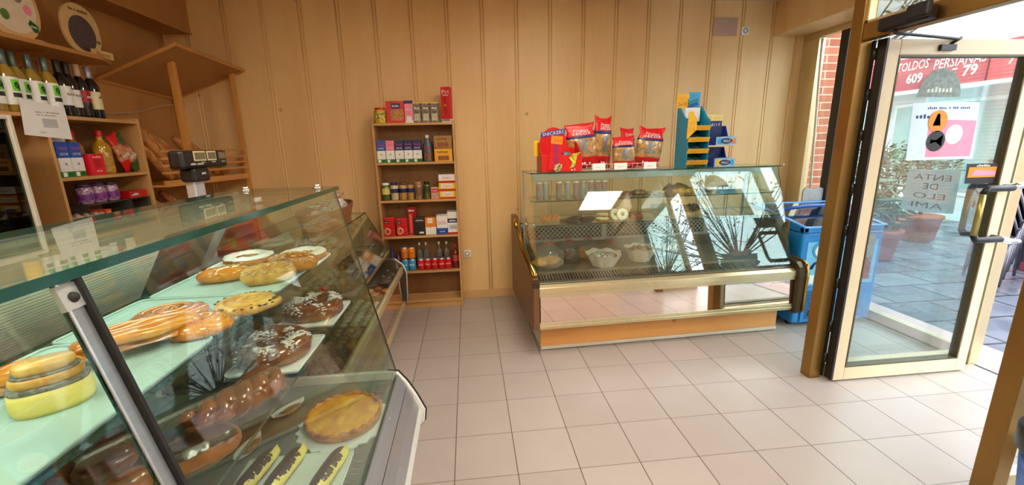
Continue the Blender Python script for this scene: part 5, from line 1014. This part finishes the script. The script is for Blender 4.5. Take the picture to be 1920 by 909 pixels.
put(loaf('thick almond flaked roll at the front of the upper shelf', .15, .072, .058, PALEC, ALM, 'almond rolls', 'almond_roll', 'pastry', 0, 6, 190), -.606, 1.265, T1, 30)
put(loaf('almond flaked roll standing behind the front one', .15, .07, .062, GOLDC, ALM, 'almond rolls', 'almond_roll', 'pastry', 0, 8, 120), -.575, 1.365, T1+.004, 12)
put(ring('white iced ring cake, left of two', .058, .021, GOLDC, ICE, 'ring cake', 'white iced ring cakes', .8, 'ring_cake', .2, 14, seed=1, ts=.75), -.785, 1.515, T1)
put(ring('white iced ring cake, right of two', .058, .021, GOLDC, ICE, 'ring cake', 'white iced ring cakes', .8, 'ring_cake', .2, 14, seed=4, ts=.75), -.605, 1.53, T1)
# middle glass shelf
D2 = Z2+.0045
tray('white doily under the far sugared ring', -.66, -.475, 1.36, 1.58, Z2, 0, DOILY, 'doily', .01); tray('white doily under the near sugared ring', -.66, -.475, 1.06, 1.28, Z2, 0, DOILY, 'doily', .01)
ra = ring('brown ring cake with powdered sugar and red cherry, far one', .07, .03, REDC, None, 'ring cake', 'sugared ring cakes', 1.0, 'ring_cake', .3, 16, 260, 'sugar', .8, 7); put(ra, -.572, 1.475, D2)
MB().sph((.02, .06, .07), (.012, .01, .008), 10, 6).build('cherry', mat('candied_cherry', '#C2142A', .15, coat=.8), ra)
put(ring('brown ring cake with powdered sugar, near one', .073, .031, REDC, None, 'ring cake', 'sugared ring cakes', 1.05, 'ring_cake', .3, 16, 280, 'sugar', .8, 2), -.58, 1.165, D2)
def twist(lab, l, w, m, seed):
    o = thing('glazed_twist', lab, 'pastry'); b = MB()
    for s in (0, PI):
        b.tube([((k/24-.5)*l, w*.32*math.sin(k/24*2.6*PI*2+s), w*.42+w*.2*math.cos(k/24*2.6*PI*2+s)) for k in range(25)], [w*.3*(.4+.6*math.sin(PI*max(.05, min(.95, k/24)))**.5) for k in range(25)], 9)
    b.build('dough', m, o); return o
put(twist('dark glazed twisted pastry on the middle shelf', .2, .075, REDC, 1), -.54, .90, Z2, 58)
put(loaf('small glossy brown bun behind the twisted pastry', .09, .075, .055, REDC, None, None, 'bun', 'bread', 0, 5), -.545, 1.0, Z2, 70)
put(loaf('brown filled loaf with dark hole, beside the steel mullion', .15, .085, .06, BROWNC, CHOC, None, 'filled_loaf', 'bread', 0, 12), -.535, .742, Z2, 45)
for i, (x, y, l) in enumerate(((-.77, .70, .1), (-.69, .735, .1), (-.61, .66, .1), (-.72, .79, .09), (-.66, .60, .11))):
    put(loaf(('dark brown bun at the lower left', 'dark brown bun in the middle of the left group', 'dark brown bun nearest the front glass', 'dark brown bun at the back of the left group', 'glossy brown bun at the very bottom left')[i], l, .07, .05, REDC if i % 2 else BROWNC, None, 'dark buns on the middle shelf', 'bun', 'bread', 0, i+30), x, y, Z2, 30+i*20)
put(loaf('chocolate covered cake at the left edge on its white tray', .1, .07, .055, CHOC, None, None, 'chocolate_cake', 'cake', 0, 41), -.775, .585, Z2+.005, 20)
tray('white tray under the chocolate cake at the left edge', -.84, -.70, .50, .655, Z2, 0, MINT)
# deck: tart, eclairs, small boats
o = thing('doily', 'scalloped white doily under the round tart', 'doily', (-.47, 1.34, ZD)); sc = [(-.47+(.15+.006*math.cos(k*PI))*math.cos(2*PI*k/44), 1.34+(.15+.006*math.cos(k*PI))*math.sin(2*PI*k/44)) for k in range(44)]
MB().prism(sc, 'z', ZD, ZD+.006).build('paper', mat('doily_paper', '#E3F1EE', .8, 0, .04), o)
o = thing('tart', 'round golden custard tart on the lower deck', 'tart')
MB().lathe([(.105, 0), (.122, .006), (.127, .02), (.124, .026)], 40).build('pastry_shell', GOLDC, o)
MB().surf(lambda u, v: (.124*v*math.cos(2*PI*u)*(1+.02*math.sin(u*40)), .124*v*math.sin(2*PI*u)*(1+.02*math.sin(u*44)), .026+.012*(1-v**3)+.006*N(3*v*math.cos(2*PI*u)*1.6, 3*v*math.sin(2*PI*u)*.7, 2)), 60, 16, True, False).build('filling', crust('tart_top', '#F2BA3E', '#D8922A', .8, .4, 20, .22), o)
MB().tube([(.122*math.cos(a), .122*math.sin(a), .028+.004*math.sin(a*22)) for a in [2*PI*k/88 for k in range(88)]], .007, 6, closed=True).build('crimped_rim', GOLDC, o); put(o, -.47, 1.345, ZD+.0065)
def eclair(lab, l, w, seed):
    o = thing('eclair', lab, 'eclair', group='chocolate eclairs with yellow cream')
    def f(u, v):
        x = (u-.5)*l; e = max(0, 1-abs(2*u-1)**4)**.5; b = 2*PI*v; return (x, w/2*e*math.cos(b), w*.36+w*.34*e*math.sin(b))
    MB().surf(f, 26, 14, False, True).build('choux', BROWNC, o)
    def g(u, v):
        x = (u-.5)*l*.99; e = max(0, 1-abs(2*u-1)**4)**.5; b = PI*(.22+.8*v+.05*N(u*9, v, seed)); return (x, w/2*1.06*e*math.cos(b), w*.36+w*.38*e*math.sin(b)+.002)
    MB().surf(g, 30, 9).build('chocolate_icing', CHOC, o)
    MB().surf(lambda u, v: ((u-.5)*l*.96, -w*.2-w*.40*math.cos(PI*(v-.5))*max(0, 1-abs(2*u-1)**5)**.5-.003*N(u*30, v*4, seed), w*.08+w*.66*v+.003*N(u*26, v*5, seed)), 34, 8).build('cream_filling', CREAMY, o); return o
for i, (x, y, lab) in enumerate(((-.655, 1.115, 'chocolate eclair with yellow cream, left of three'), (-.575, 1.11, 'chocolate eclair with yellow cream, middle of three'), (-.445, 1.09, 'chocolate eclair with yellow cream, right of three'))): put(eclair(lab, .19, .05, i), x, y, ZD+.005, 82-2*i)
tray('pale paper under the three eclairs', -.71, -.40, .9, 1.19, ZD, 0, mat('eclair_paper', '#D5E6E0', .6, 0, .04), 'tray', .01, .004)
for i, (x, y, a, lab) in enumerate(((-.69, 1.43, 55, 'white boat dish of brown filling behind the tart'), (-.735, 1.235, 80, 'white boat dish of brown filling left of the eclairs'))):
    o = thing('boat_dish', lab, 'dish', group='white boat dishes'); w_, l_ = .055, .13
    MB().surf(lambda u, v: ((u-.5)*l_*(.8+.2*v), w_*(v*.3+.7)*(1 if 0 else 1)*math.cos(0)*(.5*math.copysign(1, 1)) if 0 else (2*v-1)*w_/2*max(.15, 1-abs(2*u-1)**3), .004+.014*abs(2*v-1)**2+.01*abs(2*u-1)**4), 18, 12).build('paper_boat', PAPER, o)
    MB().sph((0, 0, .008), (l_*.36, w_*.33, .009), 16, 8, 0, .3, 8, i).build('filling', crust('brown_filling', '#C28A4A', '#8A5A2C', .4), o); put(o, x, y, ZD+.0006, a)
# ------------------------------------------------------------------ second, lower glass counter beyond it
MB2 = MR(-.565, 1.665); LB2 = 1.76
t = thing('display_case', 'lower glass counter of biscuits beyond the near pastry counter', 'display case', (-.95, 2.55, 0))
MB().box(.02, LB2-.02, .165, .95, .05, .2).xf(MB2).build('plinth', mat('cream_plinth', '#D8CDB6', .5), t); MB().box(.01, LB2-.01, .15, .166, .03, .205).xf(MB2).build('kick_panel', MATS['orange_laminate'], t)
for u in (.08, LB2-.08): MB().cyl(MB2 @ Vector((u, .22, 0)), MB2 @ Vector((u, .22, .05)), .02, n=10).build('foot', BLACKP, t)
MB().box(0, LB2, .05, .98, .2, .52).xf(MB2).build('body', BROWNM, t)
MB().box(0, LB2, .015, .05, .205, .25).prism([(.05, .5), (.012, .5), (.012, .545), (.022, .556), (.04, .55)], 'x', 0, LB2).xf(MB2).build('rail', mat('champagne_rail', '#D2C6A0', .3, .6), t, .003)
MB().box(0, LB2, .024, .034, .25, .5).xf(MB2).build('mirror_panel', MATS['rose_mirror'], t)
MB().box(.01, LB2-.01, .05, .75, .52, .53).xf(MB2).build('deck', mat('dark_deck', '#5A5A50', .25, .6, .15, 7), t)
MB().slab((.005, .042, .553), (LB2-.005, .042, .553), (LB2-.005, .272, 1.015), (.005, .272, 1.015), .006, 0, 1).xf(MB2).build('front_glass', [GLASSC, GE], t)
MB().box(0, LB2, .268, .79, 1.015, 1.024, [0, 0, 1, 1, 1, 1]).xf(MB2).build('top_glass', [GLASSC, GE], t)
for u in (.002, LB2-.008): MB().prism([(.055, .55), (.275, 1.013), (.74, 1.013), (.74, .55)], 'x', u, u+.006).xf(MB2).build('end_glass', GLASSC, t)
MB().box(.01, LB2-.01, .19, .6, .74, .748, [0, 0, 1, 1, 1, 1]).xf(MB2).build('glass_shelf', [SHELFG, GE], t)
MB().box(0, LB2, .74, .78, .53, 1.013).xf(MB2).build('rear_panel', mat('brown_grey_door', '#7A7062', .25, .3), t)
for u in (0, LB2-.02): MB().box(u, u+.02, .72, .745, .53, 1.013).xf(MB2).build('rear_post', mat('pale_alu', '#CDD3D3', .3, .6), t)
MB().prism([(.06, .2), (.01, .22), (-.005, .5), (.02, .56), (.075, .61), (.3, .61), (.3, .2)], 'x', LB2, LB2+.03).xf(MB2).build('end_cap', mat('dark_bronze', '#4A3A26', .3, .5), t, .006)
MB().tube([(LB2+.026, a_, b_) for a_, b_ in [(.0, .24), (-.009, .5), (.016, .565), (.075, .616), (.2, .618)]], .008, 6).xf(MB2).build('end_trim', mat('pale_alu', '#CDD3D3', .3, .6), t)
def onb(o, x, y, z, deg=0): return put(o, x, y, z, deg)
ZB = .5306; ZS = .7486
# biscuits: pretzels, shells, iced biscuits
PRZ = crust('orange_biscuit', '#E0803A', '#B8561E', .5); DRK = crust('dark_red_biscuit', '#5E2A20', '#3A1812', .7); SHL = crust('pale_shell', '#E4DCC8', '#C4B494', .1, .4)
k = 0
for i in range(9):
    x, y = -.725+.055*(i % 3), 2.78+.06*(i//3)
    onb(cookie(f'{("front","middle","rear")[i//3]} row orange ring biscuit, {("left","centre","right")[i%3]}', .026, .014, PRZ, 'orange ring biscuits', 'ring_biscuit', 1, cat='biscuit'), x, y, ZB+.012*(i % 2))
for i in range(8):
    o = loaf(f'{("first","second","third","fourth")[i//2]} row dark chocolate finger, {("left","right")[i%2]}', .09, .03, .022, DRK, None, 'dark chocolate fingers', 'chocolate_finger', 'biscuit', 0, i); onb(o, -.74+.09*(i % 2), 3.0+.05*(i//2), ZB+.02*(i % 2), 20)
rs = random.Random(5)
def field(n, x0, x1, y0, y1, z, m, lab, group, size=.028, nm='shell_biscuit', layers=2):
    nx = max(1, int((x1-x0)/(size*1.9))); 
    for i in range(n):
        ix, iy, iz = i % nx, (i//nx), 0
        x = x0+(ix+.5)*(x1-x0)/nx+rs.uniform(-.004, .004); y = y0+(iy+.5)*(y1-y0)/max(1, math.ceil(n/nx))
        o = thing(nm, lab, 'biscuit', group=group); MB().sph((0, 0, 0), (size*.9, size*.62, size*.42), 12, 7, 0, .2, 5, i, -.006).build('body', m, o)
        onb(o, x, y, z+.0065, rs.uniform(0, 180))
field(30, -.84, -.60, 2.28, 2.72, ZB, SHL, 'pale shell shaped biscuit among many on the deck of the lower counter', 'pale shell biscuits')
field(20, -.84, -.61, 2.02, 2.25, ZB, crust('tan_biscuit', '#B08A58', '#8A6438', .1), 'tan oval biscuit on the deck of the lower counter, nearer than the shells', 'tan oval biscuits', .026)
field(16, -.84, -.62, 1.72, 1.95, ZB, crust('grey_brown_biscuit', '#8A7A5E', '#5E4E38', .1), 'grey brown biscuit nearest the end of the pastry counter', 'grey brown biscuits', .03)
field(26, -.98, -.80, 2.0, 2.7, ZS, crust('tan_shelf_biscuit', '#A58A66', '#7A6044', .1), 'tan biscuit on the glass shelf of the lower counter', 'tan biscuits on the glass shelf', .03)
field(10, -.96, -.82, 2.8, 3.2, ZS, DRK, 'dark biscuit on the far glass shelf of the lower counter', 'dark biscuits on the glass shelf', .034)
o = tray('white plate at the near end of the lower counter', -.79, -.63, 1.69, 1.70+.02, ZB) if 0 else None
# wicker basket of bagged sweets on top of the lower counter
o = thing('wicker_basket', 'long wicker basket of wrapped sweets on the lower glass counter', 'basket', (-.98, 2.98, 1.0245)); w = MB()
for k in range(9): w.tube([(-.98+(.11+.003*k)*math.cos(a), 2.98+(.36+.006*k)*math.sin(a), 1.032+.0125*k+.003*math.sin(a*26+k*PI)) for a in [2*PI*j/72 for j in range(72)]], .0075, 5, closed=True)
w.build('wicker_coil', mat('wicker_red', '#A8683C', .6, 0, .4, 70, .5), o); MB().prism([(-.98+.11*math.cos(2*PI*j/40), 2.98+.36*math.sin(2*PI*j/40)) for j in range(40)], 'z', 1.025, 1.032).build('base', WICK, o)
LACE = mat('lace_print_film', '#DADAD4', .35, 0, .5, 45, coat=.4, h2='#6A665E')
for i, (y, s) in enumerate(((2.74, .1), (2.91, .1), (3.08, .1), (3.25, .115))):
    o = thing('sweet_pouch', ('printed white sweet pouch at the near end of the basket', 'printed white sweet pouch second in the basket', 'printed white sweet pouch third in the basket', 'printed white sweet pouch with red tie at the far end of the basket')[i], 'pouch', group='white sweet pouches')
    MB().lathe([(s*.5, 0), (s*.62, s*.3), (s*.55, s*.8), (s*.18, s*1.12), (s*.12, s*1.16), (s*.3, s*1.3), (s*.42, s*1.42)], 16).build('pouch_film', LACE, o); MB().tube([(s*.15*math.cos(a), s*.15*math.sin(a), s*1.15) for a in [2*PI*j/10 for j in range(10)]], s*.05, 5, closed=True).build('tie', RED, o)
    place(o, -.98, y, 1.0335)
# ------------------------------------------------------------------ blue bin beside the entrance post
o = thing('waste_bin', 'blue plastic bin with a black band at the right edge by the entrance post', 'bin', (2.02, .985, 0))
MB().lathe([(.10, 0), (.105, .01), (.15, .43)], 28, (2.02, .985, 0)).build('body', mat('bin_blue', '#2344A0', .3, 0, .35, 14, h2='#5E86C8'), o)
MB().lathe([(.153, .425), (.165, .44), (.165, .51), (.155, .525)], 28, (2.02, .985, 0)).build('rim_band', BLACKP, o); MB().lathe([(.155, .52), (.145, .61), (.09, .67), (.02, .68)], 28, (2.02, .985, 0)).build('lid', mat('bin_lid_blue', '#2F7FCC', .3), o)
# ------------------------------------------------------------------ the street
PV = bpy.data.materials.new('wet_paving'); PV.use_nodes = True; nt = PV.node_tree; b = nt.nodes['Principled BSDF']; tc = nt.nodes.new('ShaderNodeTexCoord'); bt = nt.nodes.new('ShaderNodeTexBrick')
bt.inputs['Scale'].default_value = 1; bt.inputs['Brick Width'].default_value = .62; bt.inputs['Row Height'].default_value = .42; bt.inputs['Mortar Size'].default_value = .012
bt.inputs['Color1'].default_value = rgb('#6A6D78'); bt.inputs['Color2'].default_value = rgb('#585C68'); bt.inputs['Mortar'].default_value = rgb('#202228')
nz = nt.nodes.new('ShaderNodeTexNoise'); nz.inputs['Scale'].default_value = 2.2; nz.inputs['Detail'].default_value = 6; rp = nt.nodes.new('ShaderNodeValToRGB'); rp.color_ramp.elements[0].position = .4; rp.color_ramp.elements[1].position = .62; rp.color_ramp.elements[0].color = (.12, .12, .12, 1); rp.color_ramp.elements[1].color = (.6, .6, .6, 1)
nt.links.new(tc.outputs['Object'], bt.inputs['Vector']); nt.links.new(tc.outputs['Object'], nz.inputs['Vector']); nt.links.new(nz.outputs['Fac'], rp.inputs[0]); nt.links.new(rp.outputs[0], b.inputs['Roughness']); nt.links.new(bt.outputs['Color'], b.inputs['Base Color'])
struct(MB().box(3.78, 16, -14, 16, -.12, -.03).box(2.72, 3.78, -14, 1.27, -.12, -.03).build('street_pavement', PV))
struct(MB().box(3.375, 3.78, 1.27, 4.1, -.1, -.012).build('door_apron', mat('pink_apron_tile', '#B89A9E', .3, 0, .1, 6)))
struct(MB().box(3.355, 3.372, 1.335, 2.235, -.05, .002).build('threshold', DKGREY))
# brick pier beside the bay window
BRK = bpy.data.materials.new('red_brick'); BRK.use_nodes = True; nt = BRK.node_tree; b = nt.nodes['Principled BSDF']; tc = nt.nodes.new('ShaderNodeTexCoord'); mp = nt.nodes.new('ShaderNodeMapping'); mp.inputs['Rotation'].default_value = (PI/2, 0, 0); bt = nt.nodes.new('ShaderNodeTexBrick')
bt.inputs['Scale'].default_value = 1; bt.inputs['Brick Width'].default_value = .24; bt.inputs['Row Height'].default_value = .075; bt.inputs['Mortar Size'].default_value = .006; bt.inputs['Color1'].default_value = rgb('#B5694E'); bt.inputs['Color2'].default_value = rgb('#9A543C'); bt.inputs['Mortar'].default_value = rgb('#B8A898')
nt.links.new(tc.outputs['Object'], mp.inputs[0]); nt.links.new(mp.outputs[0], bt.inputs['Vector']); nt.links.new(bt.outputs['Color'], b.inputs['Base Color']); b.inputs['Roughness'].default_value = .85
struct(MB().box(3.43, 3.93, 4.1, 4.7, -.05, 5.2).build('brick_pier', BRK))
# facade across the street
FX = 9.0
bd = thing('shop_building', 'pale shop building across the street behind the red awning sign', 'building', (FX+1, 6, -.03))
WLB = mat('pale_render', '#C9CFD0', .8, 0, .08, 2); MB().box(FX, FX+2.5, 1.6, 15, -.03, 4.6).build('wall', WLB, bd)
for y0, y1, z0, z1, m in ((2.6, 4.3, .1, 2.2, mat('shop_window', '#DDEFF2', .1, 0, .15, 1.5)), (4.6, 5.5, .0, 2.15, mat('shop_door', '#C4D8D4', .15, 0, .1, 2)), (6.0, 8.2, .5, 2.1, mat('shop_window2', '#8FA6A4', .1, 0, .3, 1.2)), (8.6, 11.2, .5, 2.1, mat('shop_window2', '#8FA6A4', .1))):
    f_ = MB().box(FX-.04, FX, y0-.06, y1+.06, z0-.06, z1+.06).build('window', mat('white_frame', '#E3E6E6', .5), bd); MB().box(FX-.05, FX-.04, y0, y1, z0, z1).build('pane', m, f_)
for y in (2.7, 3.3): MB().box(FX-.07, FX-.05, y, y+.45, 1.2, 1.3).box(FX-.07, FX-.05, y, y+.45, .75, .85).build('shelf_in_window', GREY, bd)
MB().box(FX-.03, FX, 1.6, 15, 2.35, 2.42).build('cornice', WHITE, bd)
MB().box(FX-.12, FX, 5.62, 5.78, -.03, 2.3).build('red_pillar', mat('wine_red_paint', '#8A1F2E', .5), bd)
# red awning sign
aw = thing('awning_sign', 'dark red awning sign with white letters across the street', 'sign', (8.2, 7.6, 2.3))
AWM = mat('awning_red', '#A8213A', .6, 0, .15, 3); AX = 8.0
MB().prism([(AX, 2.33), (AX+.06, 2.33), (FX-.05, 3.13), (FX-.05, 3.2), (AX+.0, 2.92)], 'y', 6.05, 12).build('canopy', AWM, aw); MB().prism([(AX, 2.33), (AX+.06, 2.33), (FX-.05, 3.13), (FX-.05, 3.2), (AX+.0, 2.92)], 'y', 5.2, 6.02).build('canopy', mat('awning_red_bright', '#C22A3E', .6), aw)
MB().box(AX-.01, AX+.03, 5.2, 12, 2.27, 2.33).build('white_edge', WHITE, aw)
def faceL(y, z): return TM((AX-.004, y, z), (0, -1, 0), (0, 0, 1))    # faces -x, reads from the shop
text(aw, 'TOLDOS', .55, .15, faceL(7.19, 2.75), WHITE, shear=.1); text(aw, 'PERSIANAS', .75, .15, faceL(6.45, 2.70), WHITE, shear=.1)
text(aw, '609', .27, .17, faceL(7.12, 2.53), WHITE, bold=.02); text(aw, '79', .2, .17, faceL(6.27, 2.53), WHITE, bold=.02); text(aw, '-', .07, .025, faceL(6.49, 2.58), WHITE)
text(aw, 'T', .15, .34, faceL(8.47, 2.60), WHITE)
text(aw, '7', .09, .14, faceL(5.75, 2.6), WHITE)
# shrubs in planters between street and shop
LF1 = mat('leaf_green', '#4E6B40', .6, 0, .5, 9, h2='#233A22'); LF2 = mat('leaf_grey_green', '#7F9480', .6, 0, .4, 9, h2='#3F5544'); BARK = mat('bark', '#6A5E52', .9, 0, .4, 20, .5); TERRA = mat('terracotta', '#A8593C', .7, 0, .15, 12)
def leaves(mb, c, rad, n, size, rn, long=1.0):
    for k in range(n):
        d = Vector((rn.gauss(0, 1), rn.gauss(0, 1), rn.gauss(0, .9))); d = d.normalized()*rad*rn.random()**.4; p = Vector(c)+Vector((d.x, d.y, d.z*1.25)); q = Matrix.Rotation(rn.uniform(0, 6.3), 3, 'Z') @ Matrix.Rotation(rn.uniform(-1.2, 1.2), 3, 'X') @ Matrix.Rotation(rn.uniform(-1, 1), 3, 'Y'); s = size*rn.uniform(.6, 1.3)
        a = [q @ Vector(v) for v in ((-s*long, 0, 0), (0, -s*.34, .1*s), (s*long, 0, 0), (0, s*.34, .1*s))]; mb.add([p+v for v in a], [(0, 1, 2, 3)], 0, False)
def shrub(x, y, h, r, m, lab, seed, n=420, size=.05, pot=TERRA, long=1.0):
    rn = random.Random(seed); o = thing('potted_shrub', lab, 'potted plant', (x, y, -.03), 'potted shrubs along the street')
    MB().lathe([(.16, -.03), (.2, .0), (.25, .32), (.27, .33), (.27, .37), (.235, .37)], 20, (x, y, 0)).build('pot', pot, o); b = MB()
    for k in range(9):
        a = k*.9; b.tube([(x, y, .3), (x+.15*r*math.cos(a), y+.15*r*math.sin(a), .3+h*.4), (x+.7*r*math.cos(a), y+.7*r*math.sin(a), .3+h*.85)], [.016, .011, .005], 5)
    b.build('stem', BARK, o); f_ = MB(); leaves(f_, (x, y, .4+h*.52), r, n, size, rn, long); f_.build('foliage', m, o); return o
shrub(5.2, 5.75, 1.35, .38, LF2, 'tall grey green potted shrub left of the door glass', 1); shrub(5.95, 5.4, 1.25, .34, LF1, 'dark green potted shrub in the middle of the door view', 2)
shrub(6.75, 5.55, 1.3, .36, LF2, 'grey green potted shrub behind the ice notice', 3, long=1.6); shrub(6.5, 6.35, 1.4, .4, LF1, 'taller dark shrub behind the ice notice', 4); shrub(5.25, 4.8, .45, .32, LF2, 'low spiky plant in a terracotta pot nearest the door', 5, 220, .075, TERRA, 2.2)
shrub(4.6, 5.2, 1.2, .34, LF1, 'potted shrub seen beside the brick pier', 6); shrub(7.6, 5.2, .8, .36, LF2, 'far potted shrub near the stacked chairs', 7); shrub(5.6, 6.6, 1.5, .42, LF1, 'far dark shrub under the red awning', 8)
# red planter with dead leaves under the chairs
o = thing('planter_trough', 'dark red planter trough with white fence below the stacked chairs', 'planter', (6.6, 3.2, -.03)); MB().box(6.35, 6.75, 2.3, 4.1, -.03, .3).build('trough', mat('trough_red', '#7E2233', .6, 0, .2), o, .01); fm = MB()
for k in range(14): fm.box(6.32, 6.34, 2.35+.12*k, 2.42+.12*k, .14, .27)
fm.build('picket', WHITE, o); f_ = MB(); leaves(f_, (6.5, 3.5, .3), .3, 160, .05, random.Random(4)); f_.build('dead_leaves', mat('dead_leaf', '#A5683A', .8, 0, .4, 9), o)
# stacked outdoor chairs
RAT = mat('black_woven', '#1F1B22', .35, 0, .3, 60, coat=.2); TUB = mat('grey_tube', '#6A6670', .3, .6, .1)
def chair(lab, first):
    o = thing('stacking_chair', lab, 'chair', group='dark stacked terrace chairs')
    MB().surf(lambda u, v: ((u-.5)*.46, (v-.5)*.44, .44+.02*math.cos((u-.5)*3)-.015*v+.02*abs(2*u-1)**3), 8, 8).surf(lambda u, v: ((u-.5)*.46, .215+.09*v-.06*(1-abs(2*u-1)**2)*0, .45+.40*v+.02*math.cos((u-.5)*PI)), 8, 8).build('seat_shell', RAT, o)
    for s in (-1, 1):
        MB().tube([(s*.25, -.22, 0), (s*.26, -.2, .45), (s*.26, -.14, .62), (s*.265, .05, .655), (s*.255, .22, .62), (s*.24, .3, .85)], .014, 8).build('arm', TUB, o); MB().tube([(s*.24, .24, 0), (s*.245, .22, .45)], .014, 8).build('rear_leg', TUB, o)
    MB().tube([(-.24, .3, .85), (-.12, .32, .885), (.12, .32, .885), (.24, .3, .85)], .014, 8).build('top_tube', TUB, o); return o
c0 = None
for si, (x, y, a, nm) in enumerate(((5.75, 3.72, 1.2, 'near'), (6.05, 3.05, 1.3, 'right'))):
    for k in range(7):
        lab = f'{("lowest", "second", "third", "fourth", "fifth", "sixth", "topmost")[k]} dark chair of the {nm} stack outside the door'
        if c0 is None: c0 = chair(lab, 1); o = c0
        else: o = dup(c0, lab)
        place(o, x+.012*k, y-.01*k, -.0298+.085*k, a)
# pollarded street trees: trunk, knobbed head, fan of bare twigs
def pollard(x, y, h, lab, seed, n=34, reach=2.4, tk=1):
    rn = random.Random(seed); o = thing('pollarded_tree', lab, 'tree', (x, y, -.03), 'bare pollarded street trees'); MB().tube([(x, y, -.03), (x+.03, y, h*.5), (x, y+.03, h*.92), (x, y, h)], [.16, .13, .13, .22], 12).sph((x, y, h+.05), (.34, .34, .26), 16, 10, 0, .5, 9, seed).build('trunk', BARK, o)
    b = MB(); f_ = MB()
    for k in range(n):
        a = rn.uniform(0, 2*PI); el = rn.uniform(.25, 1.45); L_ = reach*rn.uniform(.6, 1.1); d = Vector((math.cos(a)*math.cos(el), math.sin(a)*math.cos(el), math.sin(el))); p0 = Vector((x, y, h+.1))+d*.2; P = [p0+d*L_*q+Vector((0, 0, .12*L_*q*q))+Vector((rn.uniform(-.05, .05), rn.uniform(-.05, .05), 0))*q for q in (0, .35, .7, 1)]
        b.tube(P, [.03*tk, .02*tk, .013*tk, .005], 5)
        for q in range(4):
            i = rn.choice((1, 2)); e_ = P[i]+(d+Vector((rn.uniform(-.7, .7), rn.uniform(-.7, .7), rn.uniform(-.3, .6)))).normalized()*L_*.35; b.tube([P[i], (P[i]+e_)/2+Vector((0, 0, .03)), e_], [.011*tk, .007*tk, .003], 4); leaves(f_, e_, .12, 3, .06, rn)
    b.build('twig', mat('twig_bark', '#4A4038', .9), o); f_.build('leaf', mat('autumn_leaf', '#7A6A4E', .8, 0, .4, 7), o); return o
pollard(6.0, -1.95, 2.45, 'bare pollarded tree mirrored in the right case glass', 3, 30, 2.4, .55); pollard(6.3, -5.4, 3.4, 'bare pollarded tree mirrored at the left of the case reflection', 9, 26, 2.2, .6); pollard(7.2, 6.95, 3.3, 'bare pollarded tree whose leaves show above the open door', 5, 44, 1.35)
# far houses closing the street
hb = thing('brick_building', 'red brick house further along the street', 'building', (12, -6, -.03)); MB().box(11, 14, -14, .9, -.03, 3.4).build('wall', BRK, hb)
for y in (-11, -8, -5, -2): w_ = MB().box(10.95, 11, y, y+1.2, 1, 2.6).build('window', WHITE, hb); MB().box(10.93, 10.95, y+.08, y+1.12, 1.08, 2.52).build('pane', mat('shop_window2', '#8FA6A4', .1), w_)
# ------------------------------------------------------------------ sky, camera
W = bpy.data.worlds.new('sky'); bpy.context.scene.world = W; W.use_nodes = True; nt = W.node_tree; bg = nt.nodes['Background']
tc = nt.nodes.new('ShaderNodeTexCoord'); nz = nt.nodes.new('ShaderNodeTexNoise'); nz.inputs['Scale'].default_value = 2.5; nz.inputs['Detail'].default_value = 4; rp = nt.nodes.new('ShaderNodeValToRGB')
rp.color_ramp.elements[0].color = (.72, .86, 1, 1); rp.color_ramp.elements[1].color = (.95, .98, 1, 1); nt.links.new(tc.outputs['Generated'], nz.inputs['Vector']); nt.links.new(nz.outputs['Fac'], rp.inputs[0]); nt.links.new(rp.outputs[0], bg.inputs[0]); bg.inputs[1].default_value = SKY_S
cd = bpy.data.cameras.new('camera'); cam = bpy.data.objects.new('camera', cd); COL.objects.link(cam); bpy.context.scene.camera = cam
F = 782.4149908; YAW, PITCH, ROLL = .099787416, .22812954, .0226517
cd.sensor_fit = 'HORIZONTAL'; cd.sensor_width = 36; cd.lens = F/1920*36; cd.clip_start = .02; cd.clip_end = 100
fw = Vector((math.sin(YAW)*math.cos(PITCH), math.cos(YAW)*math.cos(PITCH), -math.sin(PITCH))); rt = Vector((math.cos(YAW), -math.sin(YAW), 0)); dn = fw.cross(rt)
r2 = rt*math.cos(ROLL)+dn*math.sin(ROLL); d2 = -rt*math.sin(ROLL)+dn*math.cos(ROLL)
m = Matrix((r2, -d2, -fw)).transposed().to_4x4(); m.translation = Vector((0, 0, 1.51848)); cam.matrix_world = m
vs_ = bpy.context.scene.view_settings; vs_.view_transform = 'Standard'; vs_.look = 'None'; vs_.gamma = 1; vs_.use_curve_mapping = False; vs_.exposure = EXPO
bpy.context.scene.display_settings.display_device = 'sRGB'
